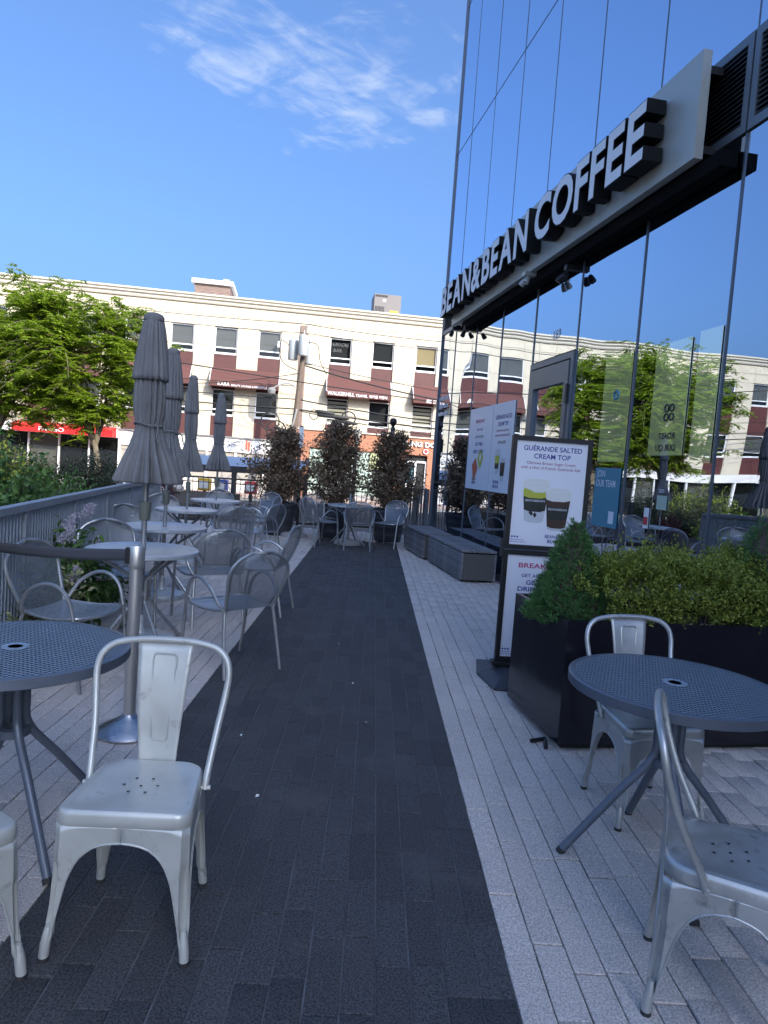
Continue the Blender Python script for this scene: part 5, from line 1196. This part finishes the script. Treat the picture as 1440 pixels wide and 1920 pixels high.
for x, y, h, rad, lean, lab in ((-1.86, 13.55, 1.5, .56, .05, 'left of the three, behind the edge on chair'), (-.78, 13.72, 1.72, .54, .05, 'middle one, behind the walkway end table'), (.34, 13.72, 1.55, .54, .0, 'right one, beside the glass building')):
    pot(x, y, 'big dark ribbed pot, '+lab); copper_shrub(x, y, h, rad, 'copper leaved columnar shrub in a pot, '+lab, int(100+x*10), lean)

def locust(loc, crown, radii, trunk_h, lab, seed, ntw, name='locust_tree'):
    rng = np.random.default_rng(seed); e = empty(name, loc, 0, lab, 'tree', 'honey locust trees by the street'); st = MB()
    cz = Vector(crown); rx, ry, rz_ = radii
    lean = Vector((cz.x*.25, cz.y*.25, 0)); fork = Vector((lean.x*.6, lean.y*.6, trunk_h))
    st.tube(spline([(0, 0, -.3), (lean.x*.1, 0, trunk_h*.5), fork], 4), [.11, .105, .1, .095, .09, .09, .088, .085, .085], 10)
    trunk = st.build('trunk', 'bark', e, smooth=True)
    br = MB(); P = []; D = []; Nn = []; Ls = []
    limbs = []
    for k in range(7):
        a = k*.9+rng.random()*.4; rr_ = .45+.4*rng.random(); end = cz+Vector((rx*rr_*math.cos(a), ry*rr_*math.sin(a), rz_*(.1+.5*rng.random())))
        mid = fork.lerp(end, .5)+Vector((0, 0, .25)); pts = spline([fork-Vector((0, 0, .1)), mid, end], 5); r_ = np.linspace(.06, .015, len(pts)); br.tube(pts, list(r_), 6); limbs.append(pts)
    for k in range(ntw):
        # tip on layered shells of the crown
        while True:
            q = rng.uniform(-1, 1, 3); q2 = np.linalg.norm(q)
            if .35 < q2 < 1 and rng.random() < q2: break
        lay = round(q[2]*4)/4+rng.normal(0, .05)
        ww = 1+.22*math.sin(4*math.atan2(q[1], q[0])+seed)+.12*math.sin(7*math.atan2(q[1], q[0])+lay*5)
        tip = cz+Vector((q[0]*rx*ww, q[1]*ry*ww, lay*rz_))
        pl_ = limbs[rng.integers(7)]; src = min((p for l in limbs for p in l[3:]), key=lambda p: (p-tip).length+rng.random()*.3)
        md = src.lerp(tip, .5)+Vector((0, 0, .12)); tw = spline([src, md, tip], 4); br.tube(tw, list(np.linspace(.016, .003, len(tw))), 4)
        for f in range(10):
            t = rng.uniform(.25, 1); b = src.lerp(tip, t)+Vector((0, 0, .45*t*(1-t)))
            a = rng.random()*6.283; ln = rng.uniform(.22, .4); dr = Vector((math.cos(a), math.sin(a), rng.uniform(-.5, .35))).normalized(); side = dr.cross(Vector((0, 0, 1))).normalized()
            for j in range(11):
                u = (j+1)/11
                for s_ in (-1, 1):
                    p = b+dr*ln*u+Vector((0, 0, -.22*ln*u*u)); P.append(p[:]); dd = dr*.5+side*s_+Vector((0, 0, rng.uniform(-.5, .1))); D.append(dd[:]); Nn.append((rng.normal()*.35, rng.normal()*.35, 1)); Ls.append(rng.uniform(.08, .145))
    br.build('branches', 'bark', trunk, smooth=True)
    V, T = leaf_arrays(np.array(P), unit(np.array(D)), unit(np.array(Nn)), np.array(Ls), np.array(Ls)*.42, .12); np_mesh('crown', V, T, 'locust', e)
locust((-9.0, 22.4, .17), (-.9, 0, 3.95), (2.7, 2.3, 2.5), 1.35, 'bright green honey locust with a slim forked trunk in front of the red awning', 21, 520)
locust((-12.6, 22.8, .17), (.2, 0, 4.1), (2.9, 2.4, 2.8), 1.5, 'bright green honey locust cut by the left edge of the picture', 22, 500)

def bush(x, y, z, rx, ry, h, mat, leaf, n, lab, seed, name='shrub', grp=None, width=None):
    rng = np.random.default_rng(seed); e = empty(name, (x, y, z), 0, lab, 'shrub', grp); pts = []; st = MB()
    for k in range(n):
        a = rng.random()*6.283; q = math.sqrt(rng.random()); hh = h*(.45+.55*rng.random())*(1-.45*q*q)
        tip = Vector((math.cos(a)*q*rx, math.sin(a)*q*ry, hh)); b = Vector((tip.x*.3, tip.y*.3, 0))
        st.tube([b, b.lerp(tip, .5)+Vector((0, 0, .05)), tip], [.008, .005, .002], 4)
        for j in range(8): pts.append(b.lerp(tip, .2+.8*j/7)[:])
    st.build('stems', 'barkdark', e); shrub_mass('foliage', e, pts, leaf, width or leaf*.5, mat, 6, leaf*.9, seed+1, .2)
bush(-4.0, 6.2, .05, .75, 1.1, 1.42, 'green', .1, 150, 'dark green shrub with broad leaves just behind the fence at the left edge', 31)
bush(-4.75, 8.3, .1, .95, 1.2, 1.5, 'green', .1, 150, 'dark green shrub behind the fence, second from the left edge', 32)
bush(-5.2, 11.2, .1, .9, 1.0, 1.0, 'green', .09, 90, 'low dark green shrub behind the middle of the fence', 33)
bush(-8.3, 16.2, .17, 1.2, .9, 1.25, 'ever', .07, 170, 'small leaved grey green evergreen shrub left of the slim trunk', 34)
bush(-6.9, 16.8, .17, .8, .7, 1.3, 'ever', .07, 120, 'small leaved grey green evergreen shrub in front of the slim trunk', 35)
bush(-7.2, 14.2, .17, .8, .6, .85, 'yell', .1, 70, 'light green leafy shrub below the evergreen shrubs', 36)
bush(-10.5, 18.5, .17, 1.3, 1.0, 1.6, 'yell', .09, 110, 'yellow green shrub at the far left below the trees', 37)
bush(-7.6, 24.5, -.4, .7, .6, 1.6, 'yell', .09, 90, 'yellow green shrub right of the slim trunk by the street', 38)
bush(-3.95, 12.6, .0, .35, .35, 1.05, 'burg', .055, 90, 'burgundy barberry shrub at the end of the left fence', 39)
bush(-6.8, 22.6, .0, .5, .5, .9, 'burg', .07, 50, 'low burgundy shrub beyond the fence near the rocks', 40)
bush(-11.5, 15.5, .17, 1.6, 1.2, 2.3, 'twig', .05, 60, 'bare brown twiggy shrub at the left edge above the green shrubs', 41)
def front_plants():
    for i, (y, h, mt, leaf, lab) in enumerate(((4.75, .78, 'varieg', .05, 'variegated cream edged shrub at the left edge in front of the fence'), (5.35, .85, 'green', .075, 'lilac bush with pale flowers in front of the left fence'), (6.3, .62, 'green', .06, 'low leafy plant at the foot of the left fence behind the armchair'))):
        x = lx(y)+.13; bush(x, y, 0, .3, .45, h, mt, leaf, 60, lab, 50+i)
    for i, (y, z, dx) in enumerate(((5.15, .86, .2), (5.0, .78, .22), (5.5, .92, .24), (4.9, .5, .3), (5.75, .62, .25))):
        rng = np.random.default_rng(60+i); c = np.array([lx(y)+dx, y, z]); n = 200; t = rng.random(n); p = c+np.stack([rng.normal(0, .028*(1-t*.6))+.05*t, rng.normal(0, .028*(1-t*.6)), t*.12], 1)
        D = rdir(n, rng); V, T = leaf_arrays(p, D, rdir(n, rng), np.full(n, .02), np.full(n, .014)); o = np_mesh('lilac_flower', V, T, 'lilac')
        tag(o, 'pale lilac flower spray on the bush by the left fence', 'flower', 'lilac flowers by the left fence')
front_plants()
def rocks():
    rng = random.Random(4)
    for k in range(34):
        bm = bmesh.new(); bmesh.ops.create_icosphere(bm, subdivisions=2, radius=1)
        a, b, c = rng.uniform(.14, .3), rng.uniform(.12, .26), rng.uniform(.1, .2)
        for v in bm.verts:
            s_ = 1+.22*math.sin(v.co.x*3+k)+.2*math.sin(v.co.y*4+k*2)+rng.uniform(-.06, .06); v.co = Vector((v.co.x*a*s_, v.co.y*b*s_, v.co.z*c*s_))
        me = bpy.data.meshes.new('rock'); bm.to_mesh(me); bm.free(); me.materials.append(MT['rock']); o = bpy.data.objects.new('rock', me); COL.objects.link(o)
        o.location = (rng.uniform(-9.6, -6.0), rng.uniform(18.6, 22), .25+rng.uniform(0, .12)); o.rotation_euler = (0, 0, rng.uniform(0, 6)); tag(o, 'pale sunlit boulder on the planting bed below the slim tree', 'rock', 'pale boulders on the planting bed')
rocks()
